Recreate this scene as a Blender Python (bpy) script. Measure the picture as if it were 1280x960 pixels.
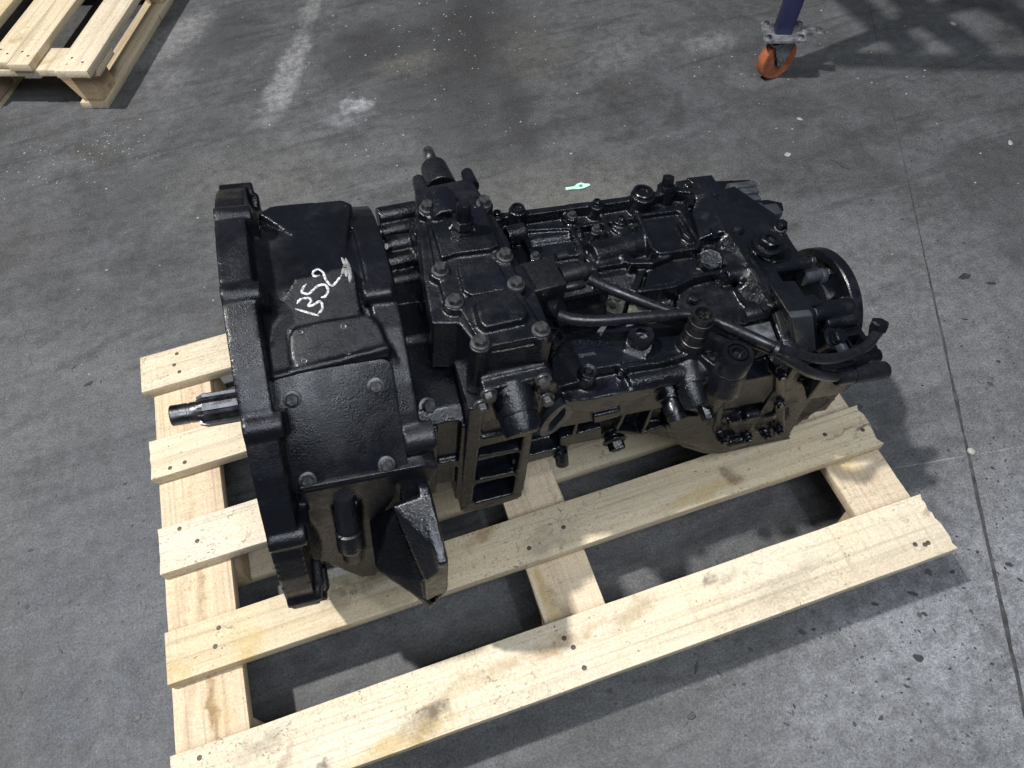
import bpy, bmesh, math, random
from mathutils import Vector, Matrix, Euler
from mathutils.bvhtree import BVHTree
from mathutils import noise as mnoise
random.seed(7)
for o in list(bpy.data.objects): bpy.data.objects.remove(o)
scene = bpy.context.scene
COL = scene.collection
R = math.radians

# ------------------------------------------------------------------ camera
CAM = Vector((-0.11366, -0.620641, 1.273058))
CROT = Euler((0.581639, 0.060624, -0.314368), 'XYZ')
FPX = 924.475744
cd = bpy.data.cameras.new('camera'); cam = bpy.data.objects.new('camera', cd); COL.objects.link(cam)
cam.location = CAM; cam.rotation_euler = CROT
cd.sensor_fit = 'HORIZONTAL'; cd.sensor_width = 36.0; cd.lens = 36.0*FPX/1280.0
cd.clip_start = 0.02; cd.clip_end = 100
scene.camera = cam
# ------------------------------------------------------------------ light of the workshop
world = bpy.data.worlds.new('World'); scene.world = world; world.use_nodes = True
bg = world.node_tree.nodes['Background']
bg.inputs[0].default_value = (0.80, 0.88, 1.0, 1); bg.inputs[1].default_value = 0.07
def lamp(name, loc, target, power, sx, sy, col=(1, 1, 1)):
    l = bpy.data.lights.new(name, 'AREA'); l.shape = 'RECTANGLE'; l.size = sx; l.size_y = sy
    l.energy = power; l.color = col
    o = bpy.data.objects.new(name, l); COL.objects.link(o); o.location = loc
    d = Vector(target) - Vector(loc); o.rotation_euler = d.to_track_quat('-Z', 'Y').to_euler()
    return o
lamp('ceiling_lamp', (-2.0, 0.60, 5.0), (0, 0, 0), 395, 0.16, 0.16, (1.0, 0.975, 0.94))
lamp('ceiling_lamp', (1.2, -1.75, 5.0), (0, 0, 0), 45, 0.20, 0.20, (0.94, 0.97, 1.0))
lamp('ceiling_strip_light', (-0.6, 0.25, 5.2), (-0.6, 0.25, 0), 25, 2.6, 0.22, (0.90, 0.94, 1.0))
lamp('ceiling_strip_light', (1.9, -0.45, 5.2), (1.9, -0.45, 0), 15, 2.0, 0.22, (0.90, 0.94, 1.0))
for yy in (-2.15, -2.75, -3.45):
    lamp('highlight_strip', (0.5, yy, 4.7), (0.1, 0.0, 0.3), 58, 3.2, 0.10, (0.84, 0.91, 1.0))  # added strips for crisp highlights, in place of a bright source behind the camera
scene.view_settings.view_transform = 'Standard'; scene.view_settings.look = 'None'
scene.view_settings.exposure = -0.04; scene.view_settings.gamma = 1.0
scene.view_settings.use_curve_mapping = False
scene.render.engine = 'CYCLES'
scene.render.resolution_x = 1024; scene.render.resolution_y = 768

# ------------------------------------------------------------------ node helpers
def new_mat(name):
    m = bpy.data.materials.new(name); m.use_nodes = True
    nt = m.node_tree; b = nt.nodes['Principled BSDF']
    return m, nt, b
class N:
    """small helper for writing node graphs as expressions"""
    def __init__(s, nt): s.nt = nt
    def node(s, t, **kw):
        n = s.nt.nodes.new(t)
        for k, v in kw.items(): setattr(n, k, v)
        return n
    def put(s, sock, v):
        if hasattr(v, 'is_output'): s.nt.links.new(v, sock)
        else:
            try: sock.default_value = v
            except Exception: sock.default_value = (*v, 1)
    def m(s, op, a, b=None, c=None, clamp=False):
        n = s.node('ShaderNodeMath', operation=op, use_clamp=clamp)
        s.put(n.inputs[0], a)
        if b is not None: s.put(n.inputs[1], b)
        if c is not None: s.put(n.inputs[2], c)
        return n.outputs[0]
    def vm(s, op, a, b=None):
        n = s.node('ShaderNodeVectorMath', operation=op)
        s.put(n.inputs[0], a)
        if b is not None: s.put(n.inputs[1], b)
        return n.outputs['Value'] if op in ('LENGTH', 'DISTANCE', 'DOT_PRODUCT') else n.outputs[0]
    def mix(s, f, a, b, mode='MIX'):
        n = s.node('ShaderNodeMix', data_type='RGBA', blend_type=mode); n.clamp_factor = True
        s.put(n.inputs[0], f); s.put(n.inputs[6], a); s.put(n.inputs[7], b)
        return n.outputs[2]
    def noise(s, vec, scale, detail=4, rough=0.55, dist=0.0, out=0):
        n = s.node('ShaderNodeTexNoise'); s.put(n.inputs['Vector'], vec)
        n.inputs['Scale'].default_value = scale; n.inputs['Detail'].default_value = detail
        n.inputs['Roughness'].default_value = rough; n.inputs['Distortion'].default_value = dist
        return n.outputs[out]
    def vor(s, vec, scale, feature='F1', rnd=1.0, out='Distance'):
        n = s.node('ShaderNodeTexVoronoi', feature=feature); s.put(n.inputs['Vector'], vec)
        n.inputs['Scale'].default_value = scale; n.inputs['Randomness'].default_value = rnd
        return n.outputs[out]
    def ramp(s, v, lo, hi, a=0.0, b=1.0, smooth=True):
        n = s.node('ShaderNodeMapRange'); n.clamp = True
        if smooth: n.interpolation_type = 'SMOOTHSTEP'
        s.put(n.inputs[0], v); n.inputs[1].default_value = lo; n.inputs[2].default_value = hi
        n.inputs[3].default_value = a; n.inputs[4].default_value = b
        return n.outputs[0]
    def pos(s): return s.node('ShaderNodeNewGeometry').outputs['Position']
    def obj(s): return s.node('ShaderNodeTexCoord').outputs['Object']
    def rnd(s): return s.node('ShaderNodeObjectInfo').outputs['Random']
    def mapv(s, v, loc=(0, 0, 0), rot=(0, 0, 0), sc=(1, 1, 1)):
        n = s.node('ShaderNodeMapping'); s.put(n.inputs[0], v)
        n.inputs[1].default_value = loc; n.inputs[2].default_value = rot; n.inputs[3].default_value = sc
        return n.outputs[0]
    def bump(s, h, strength, dist, normal=None):
        n = s.node('ShaderNodeBump'); s.put(n.inputs['Height'], h)
        n.inputs['Strength'].default_value = strength; n.inputs['Distance'].default_value = dist
        if normal is not None: s.put(n.inputs['Normal'], normal)
        return n.outputs[0]
    def blob(s, vec, c, rx, ry, ang, soft=0.5):
        """elliptic stain: 1 in the middle, 0 outside"""
        v = s.vm('SUBTRACT', vec, (c[0], c[1], c[2] if len(c) > 2 else 0.0))
        v = s.mapv(v, rot=(0, 0, -ang))
        v = s.vm('MULTIPLY', v, (1.0/rx, 1.0/ry, 0.0))
        return s.ramp(s.vm('LENGTH', v), 1.0 - soft, 1.0, 1.0, 0.0)

# ------------------------------------------------------------------ materials
def paint(name, col=(0.0030, 0.0036, 0.0058), r0=0.16, r1=0.42, bump=0.5, fine=0.35, dust=0.0, scale=1.0, spec=0.50):
    m, nt, b = new_mat(name); n = N(nt); P = n.obj()
    big = n.noise(P, 9, 5, 0.6); mid = n.noise(P, 60*scale, 2, 0.6); fin = n.noise(P, 750*scale, 1, 0.5); gr = n.noise(P, 330*scale, 2, 0.6)
    c = n.mix(n.ramp(big, 0.35, 0.7), col, tuple(x*1.5 for x in col))
    if dust:
        d = n.m('MULTIPLY', n.ramp(n.noise(P, 5, 6, 0.65), 0.48, 0.72), n.ramp(fin, 0.35, 0.7))
        nz = n.node('ShaderNodeNewGeometry').outputs['Normal']
        sp = n.node('ShaderNodeSeparateXYZ'); n.put(sp.inputs[0], nz)
        d = n.m('MULTIPLY', d, n.ramp(sp.outputs[2], 0.3, 0.95))
        c = n.mix(n.m('MULTIPLY', d, dust), c, (0.16, 0.16, 0.17))
        # bare grit dots
        dots = n.ramp(n.vor(P, 130), 0.05, 0.09, 1.0, 0.0)
        dots = n.m('MULTIPLY', dots, n.ramp(n.noise(P, 23, 2), 0.62, 0.66))
        c = n.mix(n.m('MULTIPLY', dots, min(1, dust*1.2)), c, (0.25, 0.25, 0.25))
    n.put(b.inputs['Base Color'], c)
    rr = n.m('ADD', n.ramp(mid, 0.3, 0.72, r0, r1), n.m('MULTIPLY', n.ramp(n.noise(P, 16, 5, 0.65), 0.42, 0.62), 0.16))
    n.put(b.inputs['Roughness'], rr)
    b.inputs['Specular IOR Level'].default_value = spec
    h = n.m('ADD', n.m('MULTIPLY', gr, 0.6), n.m('MULTIPLY', fin, 0.28))
    h = n.m('ADD', h, n.m('MULTIPLY', mid, 0.35))
    nb = n.bump(h, bump, 0.0013)
    n.put(b.inputs['Normal'], nb)
    return m
PAINT_WET = paint('black_gloss_paint', r0=0.08, r1=0.27, bump=0.75, dust=0.07)
PAINT_BELL = paint('black_satin_paint', col=(0.0036, 0.0040, 0.0062), r0=0.20, r1=0.32, bump=0.5, dust=0.34, scale=1.3, spec=0.30)
PAINT_MID = paint('black_semi_gloss_paint', r0=0.11, r1=0.30, bump=0.9, dust=0.14)
PAINT_SMOOTH = paint('black_smooth_paint', r0=0.11, r1=0.28, bump=0.35, dust=0.10, fine=0.1)
PAINT_GREY = paint('grey_black_paint', col=(0.020, 0.0225, 0.029), r0=0.22, r1=0.48, bump=0.25)
def simple(name, col, rough, metal=0.0, bump=0.0, scale=200, var=0.25):
    m, nt, b = new_mat(name); n = N(nt); P = n.obj()
    f = n.noise(P, scale*0.25, 4, 0.6)
    n.put(b.inputs['Base Color'], n.mix(n.ramp(f, 0.3, 0.7), tuple(c*(1-var) for c in col), tuple(min(1, c*(1+var)) for c in col)))
    n.put(b.inputs['Roughness'], n.ramp(n.noise(P, scale*0.4, 3), 0.3, 0.7, max(0.05, rough-0.08), min(1, rough+0.1)))
    b.inputs['Metallic'].default_value = metal
    if bump: n.put(b.inputs['Normal'], n.bump(n.noise(P, scale, 4, 0.6), bump, 0.0008))
    return m
STEEL = simple('bare_steel', (0.36, 0.36, 0.38), 0.30, 1.0, 0.15, 260, 0.4)
BOLTM = simple('worn_black_bolt', (0.055, 0.056, 0.060), 0.34, 0.5, 0.3, 400, 0.5)
STEEL_SHAFT = simple('ground_steel', (0.115, 0.115, 0.125), 0.34, 1.0, 0.2, 200, 0.35)
STEEL_DARK = simple('dark_steel', (0.14, 0.14, 0.15), 0.38, 1.0, 0.2, 200, 0.4)
ALU = simple('grey_cast_metal', (0.15, 0.16, 0.185), 0.42, 0.85, 0.2, 300, 0.2)
RUBBER = simple('black_hose_rubber', (0.0075, 0.008, 0.011), 0.30, 0.0, 0.12, 500, 0.3)
PLASTIC = simple('black_plastic', (0.0065, 0.0068, 0.0085), 0.34, 0.0, 0.25, 500, 0.2)
PALE = simple('pale_grey_and_sheen', (0.075, 0.08, 0.088), 0.3, 0.2, 0.5, 300, 0.6)  # reflected sheen put into the colour for the pads, plain grey elsewhere
SMEAR = simple('thin_marker_smear', (0.17, 0.17, 0.17), 0.6, 0.0, 0.3, 300, 0.6)
OLIVE = simple('oily_olive_metal', (0.085, 0.09, 0.075), 0.3, 0.4, 0.4, 200, 0.6)
MARKER = simple('white_marker_paint', (0.42, 0.42, 0.42), 0.6, 0.0, 0.4, 1500, 0.75)
BLUE = simple('dark_blue_enamel', (0.013, 0.015, 0.048), 0.33, 0.0, 0.1, 60, 0.3)
GALV = simple('dirty_zinc_plate', (0.26, 0.27, 0.28), 0.48, 0.7, 0.5, 160, 0.5)
ORANGE = simple('orange_polyurethane', (0.30, 0.095, 0.045), 0.45, 0.0, 0.2, 120, 0.35)
DARKHUB = simple('black_hub', (0.01, 0.01, 0.012), 0.5, 0.0, 0.1, 100, 0.3)
MINT = simple('mint_plastic', (0.42, 0.72, 0.58), 0.5, 0.0, 0.2, 300, 0.15)
CHIP = simple('pale_stone', (0.30, 0.30, 0.28), 0.8, 0.0, 0.5, 300, 0.25)

def wood_mat(name, light=(0.590, 0.510, 0.375), dark=(0.50, 0.405, 0.27), axis=0, stains=(), dirt=0.5, grey=0.0):
    """planed softwood; grain runs along local axis, stains are fixed to the pallet (world place, it does not move)"""
    m, nt, b = new_mat(name); n = N(nt); P = n.obj(); W = n.pos(); rn = n.rnd()
    off = n.node('ShaderNodeCombineXYZ'); n.put(off.inputs[0], n.m('MULTIPLY', rn, 17.0)); n.put(off.inputs[1], n.m('MULTIPLY', rn, 9.0)); n.put(off.inputs[2], n.m('MULTIPLY', rn, 5.0))
    Q = n.vm('ADD', P, off.outputs[0])
    sc = [9.0, 9.0, 9.0]; sc[axis] = 0.55
    S = n.mapv(Q, sc=tuple(sc))
    g1 = n.noise(S, 3.2, 5, 0.6, 0.6); g2 = n.noise(S, 16, 4, 0.7, 0.3)
    broad = n.noise(Q, 3.0, 4, 0.6)
    c = n.mix(n.ramp(g1, 0.46, 0.76), light, dark)
    c = n.mix(n.m('MULTIPLY', n.ramp(g2, 0.50, 0.70), 0.30), c, tuple(x*0.72 for x in dark))
    c = n.mix(n.m('MULTIPLY', n.ramp(broad, 0.45, 0.7), 0.45), c, (0.62, 0.48, 0.26))
    sl = [170.0, 170.0, 170.0]; sl[axis] = 1.6
    fine = n.noise(n.mapv(Q, sc=tuple(sl)), 1.0, 3, 0.6, 0.4)
    c = n.mix(n.m('MULTIPLY', n.ramp(fine, 0.50, 0.68), 0.42), c, tuple(x*0.60 for x in dark))
    sw_ = [6.0, 6.0, 6.0]; sw_[axis] = 190.0
    saw = n.m('MULTIPLY', n.ramp(n.noise(n.mapv(Q, rot=(0, 0, 0.12), sc=tuple(sw_)), 1.0, 2, 0.5), 0.52, 0.66), n.ramp(n.noise(Q, 6.0, 3), 0.45, 0.60))
    c = n.mix(n.m('MULTIPLY', saw, 0.22), c, tuple(x*0.62 for x in dark))
    hv = n.node('ShaderNodeHueSaturation'); n.put(hv.inputs['Color'], c)
    n.put(hv.inputs['Value'], n.m('ADD', 0.90, n.m('MULTIPLY', rn, 0.18))); n.put(hv.inputs['Saturation'], n.m('ADD', 0.78, n.m('MULTIPLY', n.m('FRACT', n.m('MULTIPLY', rn, 7.3)), 0.3)))
    c = hv.outputs[0]
    # dirt: fibre specks, scuffs, grey film
    sp = n.mapv(Q, rot=(0, 0, 0.3), sc=(1, 1.5, 1))
    d1 = n.m('MULTIPLY', n.ramp(n.m('ADD', n.vor(n.vm('ADD', sp, n.vm('MULTIPLY', n.noise(Q, 70, 3, 0.7, out=1), (0.02, 0.02, 0))), 95), n.m('MULTIPLY', n.noise(Q, 41, 2), 0.55)), 0.34, 0.44, 1.0, 0.0), n.ramp(n.noise(Q, 12, 4, 0.7), 0.47, 0.58))
    d2 = n.m('MULTIPLY', n.ramp(n.noise(Q, 90, 5, 0.75, 1.5), 0.56, 0.64), n.ramp(n.noise(Q, 5.5, 4, 0.6), 0.45, 0.60))
    film = n.ramp(n.noise(Q, 4.2, 5, 0.65, 0.4), 0.46, 0.72)
    c = n.mix(n.m('MULTIPLY', film, 0.34*dirt), c, (0.36, 0.31, 0.235))
    scuff = n.m('MULTIPLY', n.ramp(n.noise(n.mapv(Q, rot=(0, 0, 0.5), sc=(1, 2.5, 1)), 42, 5, 0.75, 2.0), 0.52, 0.66), n.ramp(n.noise(Q, 3.1, 3, 0.6), 0.44, 0.62))
    c = n.mix(n.m('MULTIPLY', scuff, 0.55*dirt, clamp=True), c, (0.20, 0.165, 0.12))
    c = n.mix(n.m('MULTIPLY', d1, 0.85*dirt, clamp=True), c, (0.085, 0.07, 0.05))
    c = n.mix(n.m('MULTIPLY', d2, 0.80*dirt, clamp=True), c, (0.10, 0.085, 0.06))
    hair = n.m('MULTIPLY', n.ramp(n.vor(n.mapv(Q, rot=(0, 0, 0.9), sc=(14, 60, 1)), 1.0), 0.02, 0.12, 1.0, 0.0), n.ramp(n.noise(Q, 7, 2), 0.52, 0.6))
    c = n.mix(n.m('MULTIPLY', hair, 0.7*dirt, clamp=True), c, (0.09, 0.07, 0.05))
    if grey: c = n.mix(grey, c, (0.30, 0.27, 0.24))
    wob = n.noise(W, 22, 4, 0.65, out=1)
    Wd = n.vm('ADD', W, n.vm('MULTIPLY', n.vm('SUBTRACT', wob, (0.5, 0.5, 0.5)), (0.05, 0.05, 0)))
    patch = n.ramp(n.noise(W, 38, 4, 0.7), 0.30, 0.62)
    for (cx, cy, rx, ry, ang, col, st) in stains:
        f = n.blob(Wd, (cx, cy, 0), rx, ry, ang, 0.75)
        f = n.m('MULTIPLY', n.m('MULTIPLY', f, st*0.85), n.m('ADD', 0.30, n.m('MULTIPLY', patch, 0.75)), clamp=True)
        c = n.mix(f, c, col)
    g = n.ramp(n.noise(Q, 330, 3, 0.7), 0.28, 0.72, 0.80, 1.18, False); cb = n.node('ShaderNodeCombineColor')
    for k in range(3): n.put(cb.inputs[k], g)
    c = n.mix(1.0, c, cb.outputs[0], 'MULTIPLY')
    n.put(b.inputs['Base Color'], c)
    b.inputs['Roughness'].default_value = 0.72; b.inputs['Specular IOR Level'].default_value = 0.25
    h = n.m('ADD', n.m('MULTIPLY', n.m('ADD', g2, n.m('MULTIPLY', fine, -0.8)), 0.7), n.m('MULTIPLY', n.noise(Q, 240, 3, 0.7), 0.35))
    h = n.m('SUBTRACT', h, n.m('MULTIPLY', d1, 0.8))
    n.put(b.inputs['Normal'], n.bump(h, 0.45, 0.0012))
    return m
OCH = (0.42, 0.30, 0.12); BRN = (0.13, 0.09, 0.055); GRY = (0.20, 0.17, 0.13); DRT = (0.06, 0.05, 0.04)

def floor_mat():
    m, nt, b = new_mat('stained_concrete'); n = N(nt); W = n.pos()
    n1 = n.noise(W, 1.6, 6, 0.62, 0.3); n2 = n.noise(W, 7.0, 6, 0.65, 0.5); n3 = n.noise(W, 42, 5, 0.7); n4 = n.noise(W, 230, 3, 0.7)
    c = n.mix(n.ramp(n1, 0.32, 0.68), (0.046, 0.047, 0.049), (0.092, 0.0935, 0.096))
    c = n.mix(n.m('MULTIPLY', n.ramp(n2, 0.36, 0.70), 0.55), c, (0.100, 0.103, 0.111))
    c = n.mix(n.m('MULTIPLY', n.ramp(n2, 0.58, 0.36), 0.0), c, (0.1, 0.1, 0.1))
    sw = n.noise(n.mapv(W, rot=(0, 0, 0.5), sc=(1.0, 5.0, 1)), 3.0, 5, 0.65, 0.8)
    c = n.mix(n.m('MULTIPLY', n.ramp(sw, 0.48, 0.66), 0.60), c, (0.040, 0.040, 0.041))
    # warmer, yellowish area behind the gearbox, paler bluish area in front: light falloff painted in with stain
    wob = n.noise(W, 5.5, 5, 0.65, out=1)
    Wd = n.vm('ADD', W, n.vm('MULTIPLY', n.vm('SUBTRACT', wob, (0.5, 0.5, 0.5)), (0.26, 0.26, 0)))
    Wf = n.vm('ADD', W, n.vm('MULTIPLY', n.vm('SUBTRACT', n.noise(W, 16, 5, 0.7, out=1), (0.5, 0.5, 0.5)), (0.10, 0.10, 0)))
    tex = n.ramp(n.m('ADD', n.m('MULTIPLY', n3, 0.6), n.m('MULTIPLY', n2, 0.4)), 0.34, 0.62)
    spots = [  # centre, radii, angle, colour, strength
        (0.42, 0.62, 0.55, 0.30, -0.35, (0.102, 0.099, 0.087), 0.70),
        (-0.35, 1.02, 0.40, 0.22, -0.3, (0.105, 0.104, 0.096), 0.55),
        (0.62, -0.50, 0.60, 0.26, 0.3, (0.165, 0.170, 0.184), 0.95),
        (-0.75, -0.05, 0.26, 0.70, 0.0, (0.070, 0.075, 0.086), 0.80),
        (0.98, 0.05, 0.35, 0.50, 0.2, (0.118, 0.119, 0.124), 0.60),
        (0.75, -0.65, 0.30, 0.12, 0.2, (0.205, 0.21, 0.225), 0.70),
        (0.28, 1.35, 0.34, 0.55, -0.4, (0.037, 0.037, 0.037), 0.75),
        (0.22, 0.98, 0.20, 0.30, -0.2, (0.045, 0.045, 0.045), 0.55),
        (-0.35, 1.72, 0.16, 0.26, -0.4, (0.037, 0.038, 0.040), 0.75),
        (-0.98, 1.02, 0.30, 0.22, 0.0, (0.059, 0.058, 0.059), 0.50),
        (0.95, 0.62, 0.42, 0.12, -0.4, (0.053, 0.053, 0.053), 0.45),
        (1.35, 0.30, 0.20, 0.30, -0.4, (0.053, 0.053, 0.055), 0.45),
        (0.02, 1.52, 0.22, 0.20, 0.2, (0.030, 0.030, 0.031), 0.95), (0.34, 1.45, 0.16, 0.34, -0.35, (0.030, 0.030, 0.031), 0.95), (0.36, 1.02, 0.09, 0.28, -0.15, (0.034, 0.034, 0.036), 0.95), (0.30, 1.78, 0.40, 0.14, -0.3, (0.028, 0.028, 0.029), 0.9), (0.72, 1.18, 0.22, 0.16, 0.2, (0.115, 0.116, 0.12), 0.7), (0.14, 1.36, 0.12, 0.10, 0, (0.10, 0.096, 0.085), 0.7), (-0.62, 1.12, 0.22, 0.10, 0.4, (0.052, 0.052, 0.054), 0.6), (0.66, 1.02, 0.16, 0.10, 0.1, (0.050, 0.048, 0.045), 0.5), (1.20, 0.72, 0.35, 0.10, -0.5, (0.052, 0.051, 0.050), 0.5), (-0.78, 1.33, 0.13, 0.05, -0.6, (0.046, 0.043, 0.034), 0.60),
        (0.50, 1.30, 0.16, 0.22, -0.2, (0.081, 0.077, 0.068), 0.60)]
    for (cx, cy, rx, ry, a, col, st) in spots:
        f = n.m('MULTIPLY', n.blob(Wd, (cx, cy, 0), rx, ry, a, 0.85), n.m('ADD', 0.45, n.m('MULTIPLY', tex, 0.6)))
        c = n.mix(n.m('MULTIPLY', f, st, clamp=True), c, col)
    sharp = [  # worn lighter patches with clearer edges
        (-0.21, 1.47, 0.060, 0.30, -0.41, (0.194, 0.194, 0.198), 0.85),
        (-0.06, 1.86, 0.05, 0.22, -0.35, (0.180, 0.180, 0.180), 0.75),
        (-0.52, 1.80, 0.10, 0.22, -0.75, (0.169, 0.169, 0.173), 0.85),
        (-0.56, 1.58, 0.09, 0.13, -0.9, (0.115, 0.116, 0.121), 0.70),
        (-0.05, 1.245, 0.055, 0.040, 0.3, (0.259, 0.263, 0.281), 0.85),
        (-0.075, 1.195, 0.10, 0.050, 0.0, (0.173, 0.176, 0.191), 0.60),
        (0.98, 1.13, 0.10, 0.07, 0.2, (0.173, 0.173, 0.173), 0.55)]
    for (cx, cy, rx, ry, a, col, st) in sharp:
        f = n.m('MULTIPLY', n.blob(Wf, (cx, cy, 0), rx, ry, a, 0.6), n.m('ADD', 0.35, n.m('MULTIPLY', tex, 0.75)))
        c = n.mix(n.m('MULTIPLY', f, st, clamp=True), c, col)
    Wl = n.vm('ADD', W, n.vm('MULTIPLY', n.vm('SUBTRACT', n.noise(W, 9, 2, 0.5, out=1), (0.5, 0.5, 0.5)), (0.004, 0.004, 0)))
    for (cx, cy, rx, ry, a, st) in ((0.80, -0.243, 0.22, 0.0016, -0.168, 0.75), (0.43, -0.125, 0.16, 0.0016, -0.10, 0.55), (0.36, -0.175, 0.14, 0.0013, -0.12, 0.35)):
        f = n.m('MULTIPLY', n.blob(Wl, (cx, cy, 0), rx, ry, a, 0.7), n.ramp(n3, 0.3, 0.6))
        c = n.mix(n.m('MULTIPLY', f, st, clamp=True), c, (0.24, 0.24, 0.25))
    # fine grain, pits, oil drips, pale grit
    def gain(c, f, lo, hi, a, b_):
        g = n.ramp(f, lo, hi, a, b_, False); cb = n.node('ShaderNodeCombineColor')
        for k in range(3): n.put(cb.inputs[k], g)
        return n.mix(1.0, c, cb.outputs[0], 'MULTIPLY')
    c = gain(c, n3, 0.28, 0.72, 0.74, 1.26); c = gain(c, n4, 0.28, 0.72, 0.54, 1.46); c = gain(c, n.noise(W, 700, 1, 0.5), 0.3, 0.7, 0.62, 1.38)
    c = gain(c, n.noise(W, 15, 5, 0.72, 0.8), 0.30, 0.70, 0.88, 1.12)
    Wj = n.vm('ADD', W, n.vm('MULTIPLY', n.vm('SUBTRACT', n.noise(W, 60, 3, 0.6, out=1), (0.5, 0.5, 0.5)), (0.018, 0.018, 0)))
    sy = n.node('ShaderNodeSeparateXYZ'); n.put(sy.inputs[0], W)
    near = n.ramp(sy.outputs[1], 0.35, -0.25)
    drip = n.m('MULTIPLY', n.ramp(n.vor(Wj, 26), 0.10, 0.20, 1.0, 0.0), n.ramp(n.noise(W, 9, 3, 0.7), 0.55, 0.62))
    drip2 = n.m('MULTIPLY', n.ramp(n.vor(Wj, 85), 0.14, 0.24, 1.0, 0.0), n.ramp(n.noise(W, 21, 3, 0.7), 0.52, 0.60))
    dd = n.m('MULTIPLY', n.m('MAXIMUM', drip, drip2), n.m('ADD', 0.25, n.m('MULTIPLY', near, 0.75)))
    c = n.mix(n.m('MULTIPLY', dd, 0.85, clamp=True), c, (0.030, 0.030, 0.032))
    grit = n.m('MULTIPLY', n.ramp(n.vor(W, 120), 0.06, 0.11, 1.0, 0.0), n.ramp(n.noise(W, 6, 4, 0.7), 0.56, 0.66))
    c = n.mix(n.m('MULTIPLY', grit, 0.55), c, (0.42, 0.42, 0.40))
    # hairline cracks and thin scratches
    ck = n.vor(n.vm('ADD', W, n.vm('MULTIPLY', n.vm('SUBTRACT', wob, (0.5, 0.5, 0.5)), (0.2, 0.2, 0))), 2.2, 'DISTANCE_TO_EDGE')
    ckm = n.m('MULTIPLY', n.ramp(ck, 0.0, 0.008, 1.0, 0.0), n.ramp(n.noise(W, 2.6, 2), 0.58, 0.66))
    c = n.mix(n.m('MULTIPLY', ckm, 0.55), c, (0.045, 0.045, 0.045))
    sc = n.m('MULTIPLY', n.ramp(n.vor(n.mapv(W, rot=(0, 0, 0.35), sc=(2.2, 130, 1)), 1.0), 0.0, 0.10, 1.0, 0.0), n.ramp(n.noise(W, 3.3, 2), 0.54, 0.64))
    c = n.mix(n.m('MULTIPLY', sc, 0.38), c, (0.30, 0.30, 0.30))
    sc2 = n.m('MULTIPLY', n.ramp(n.vor(n.mapv(W, rot=(0, 0, -0.9), sc=(3.0, 170, 1)), 1.0), 0.0, 0.10, 1.0, 0.0), n.ramp(n.noise(W, 4.1, 2), 0.53, 0.62))
    c = n.mix(n.m('MULTIPLY', sc2, 0.40), c, (0.028, 0.028, 0.030))
    n.put(b.inputs['Base Color'], c)
    n.put(b.inputs['Roughness'], n.m('ADD', n.ramp(n2, 0.3, 0.7, 0.50, 0.72), n.m('MULTIPLY', dd, -0.15)))
    b.inputs['Specular IOR Level'].default_value = 0.35
    h = n.m('ADD', n.m('MULTIPLY', n3, 1.0), n.m('MULTIPLY', n4, 0.45))
    h = n.m('SUBTRACT', h, n.m('MULTIPLY', ckm, 0.8))
    n.put(b.inputs['Normal'], n.bump(h, 0.35, 0.0022))
    return m
FLOOR = floor_mat()
OIL = simple('dried_oil_spot', (0.026, 0.026, 0.028), 0.5, 0.0, 0.4, 300, 0.5)
GROUT = simple('dark_joint_filler', (0.035, 0.035, 0.037), 0.8, 0.0, 0.6, 200, 0.5)

# ------------------------------------------------------------------ object helpers
def prop(o, label=None, category=None, group=None, kind=None):
    if label: o['label'] = label
    if category: o['category'] = category
    if group: o['group'] = group
    if kind: o['kind'] = kind
    return o
def empty(name, loc, rot=(0, 0, 0)):
    o = bpy.data.objects.new(name, None); COL.objects.link(o); o.location = loc; o.rotation_euler = rot
    o.empty_display_size = 0.05
    return o
def link(name, me, mat=None, parent=None):
    o = bpy.data.objects.new(name, me); COL.objects.link(o)
    if mat is not None and not me.materials: me.materials.append(mat)
    if parent is not None: o.parent = parent
    return o
def smooth(me, ang=40):
    bm = bmesh.new(); bm.from_mesh(me)
    for f in bm.faces: f.smooth = True
    for e in bm.edges:
        if len(e.link_faces) == 2 and e.calc_face_angle(0) > R(ang): e.smooth = False
    bm.to_mesh(me); bm.free()

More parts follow.
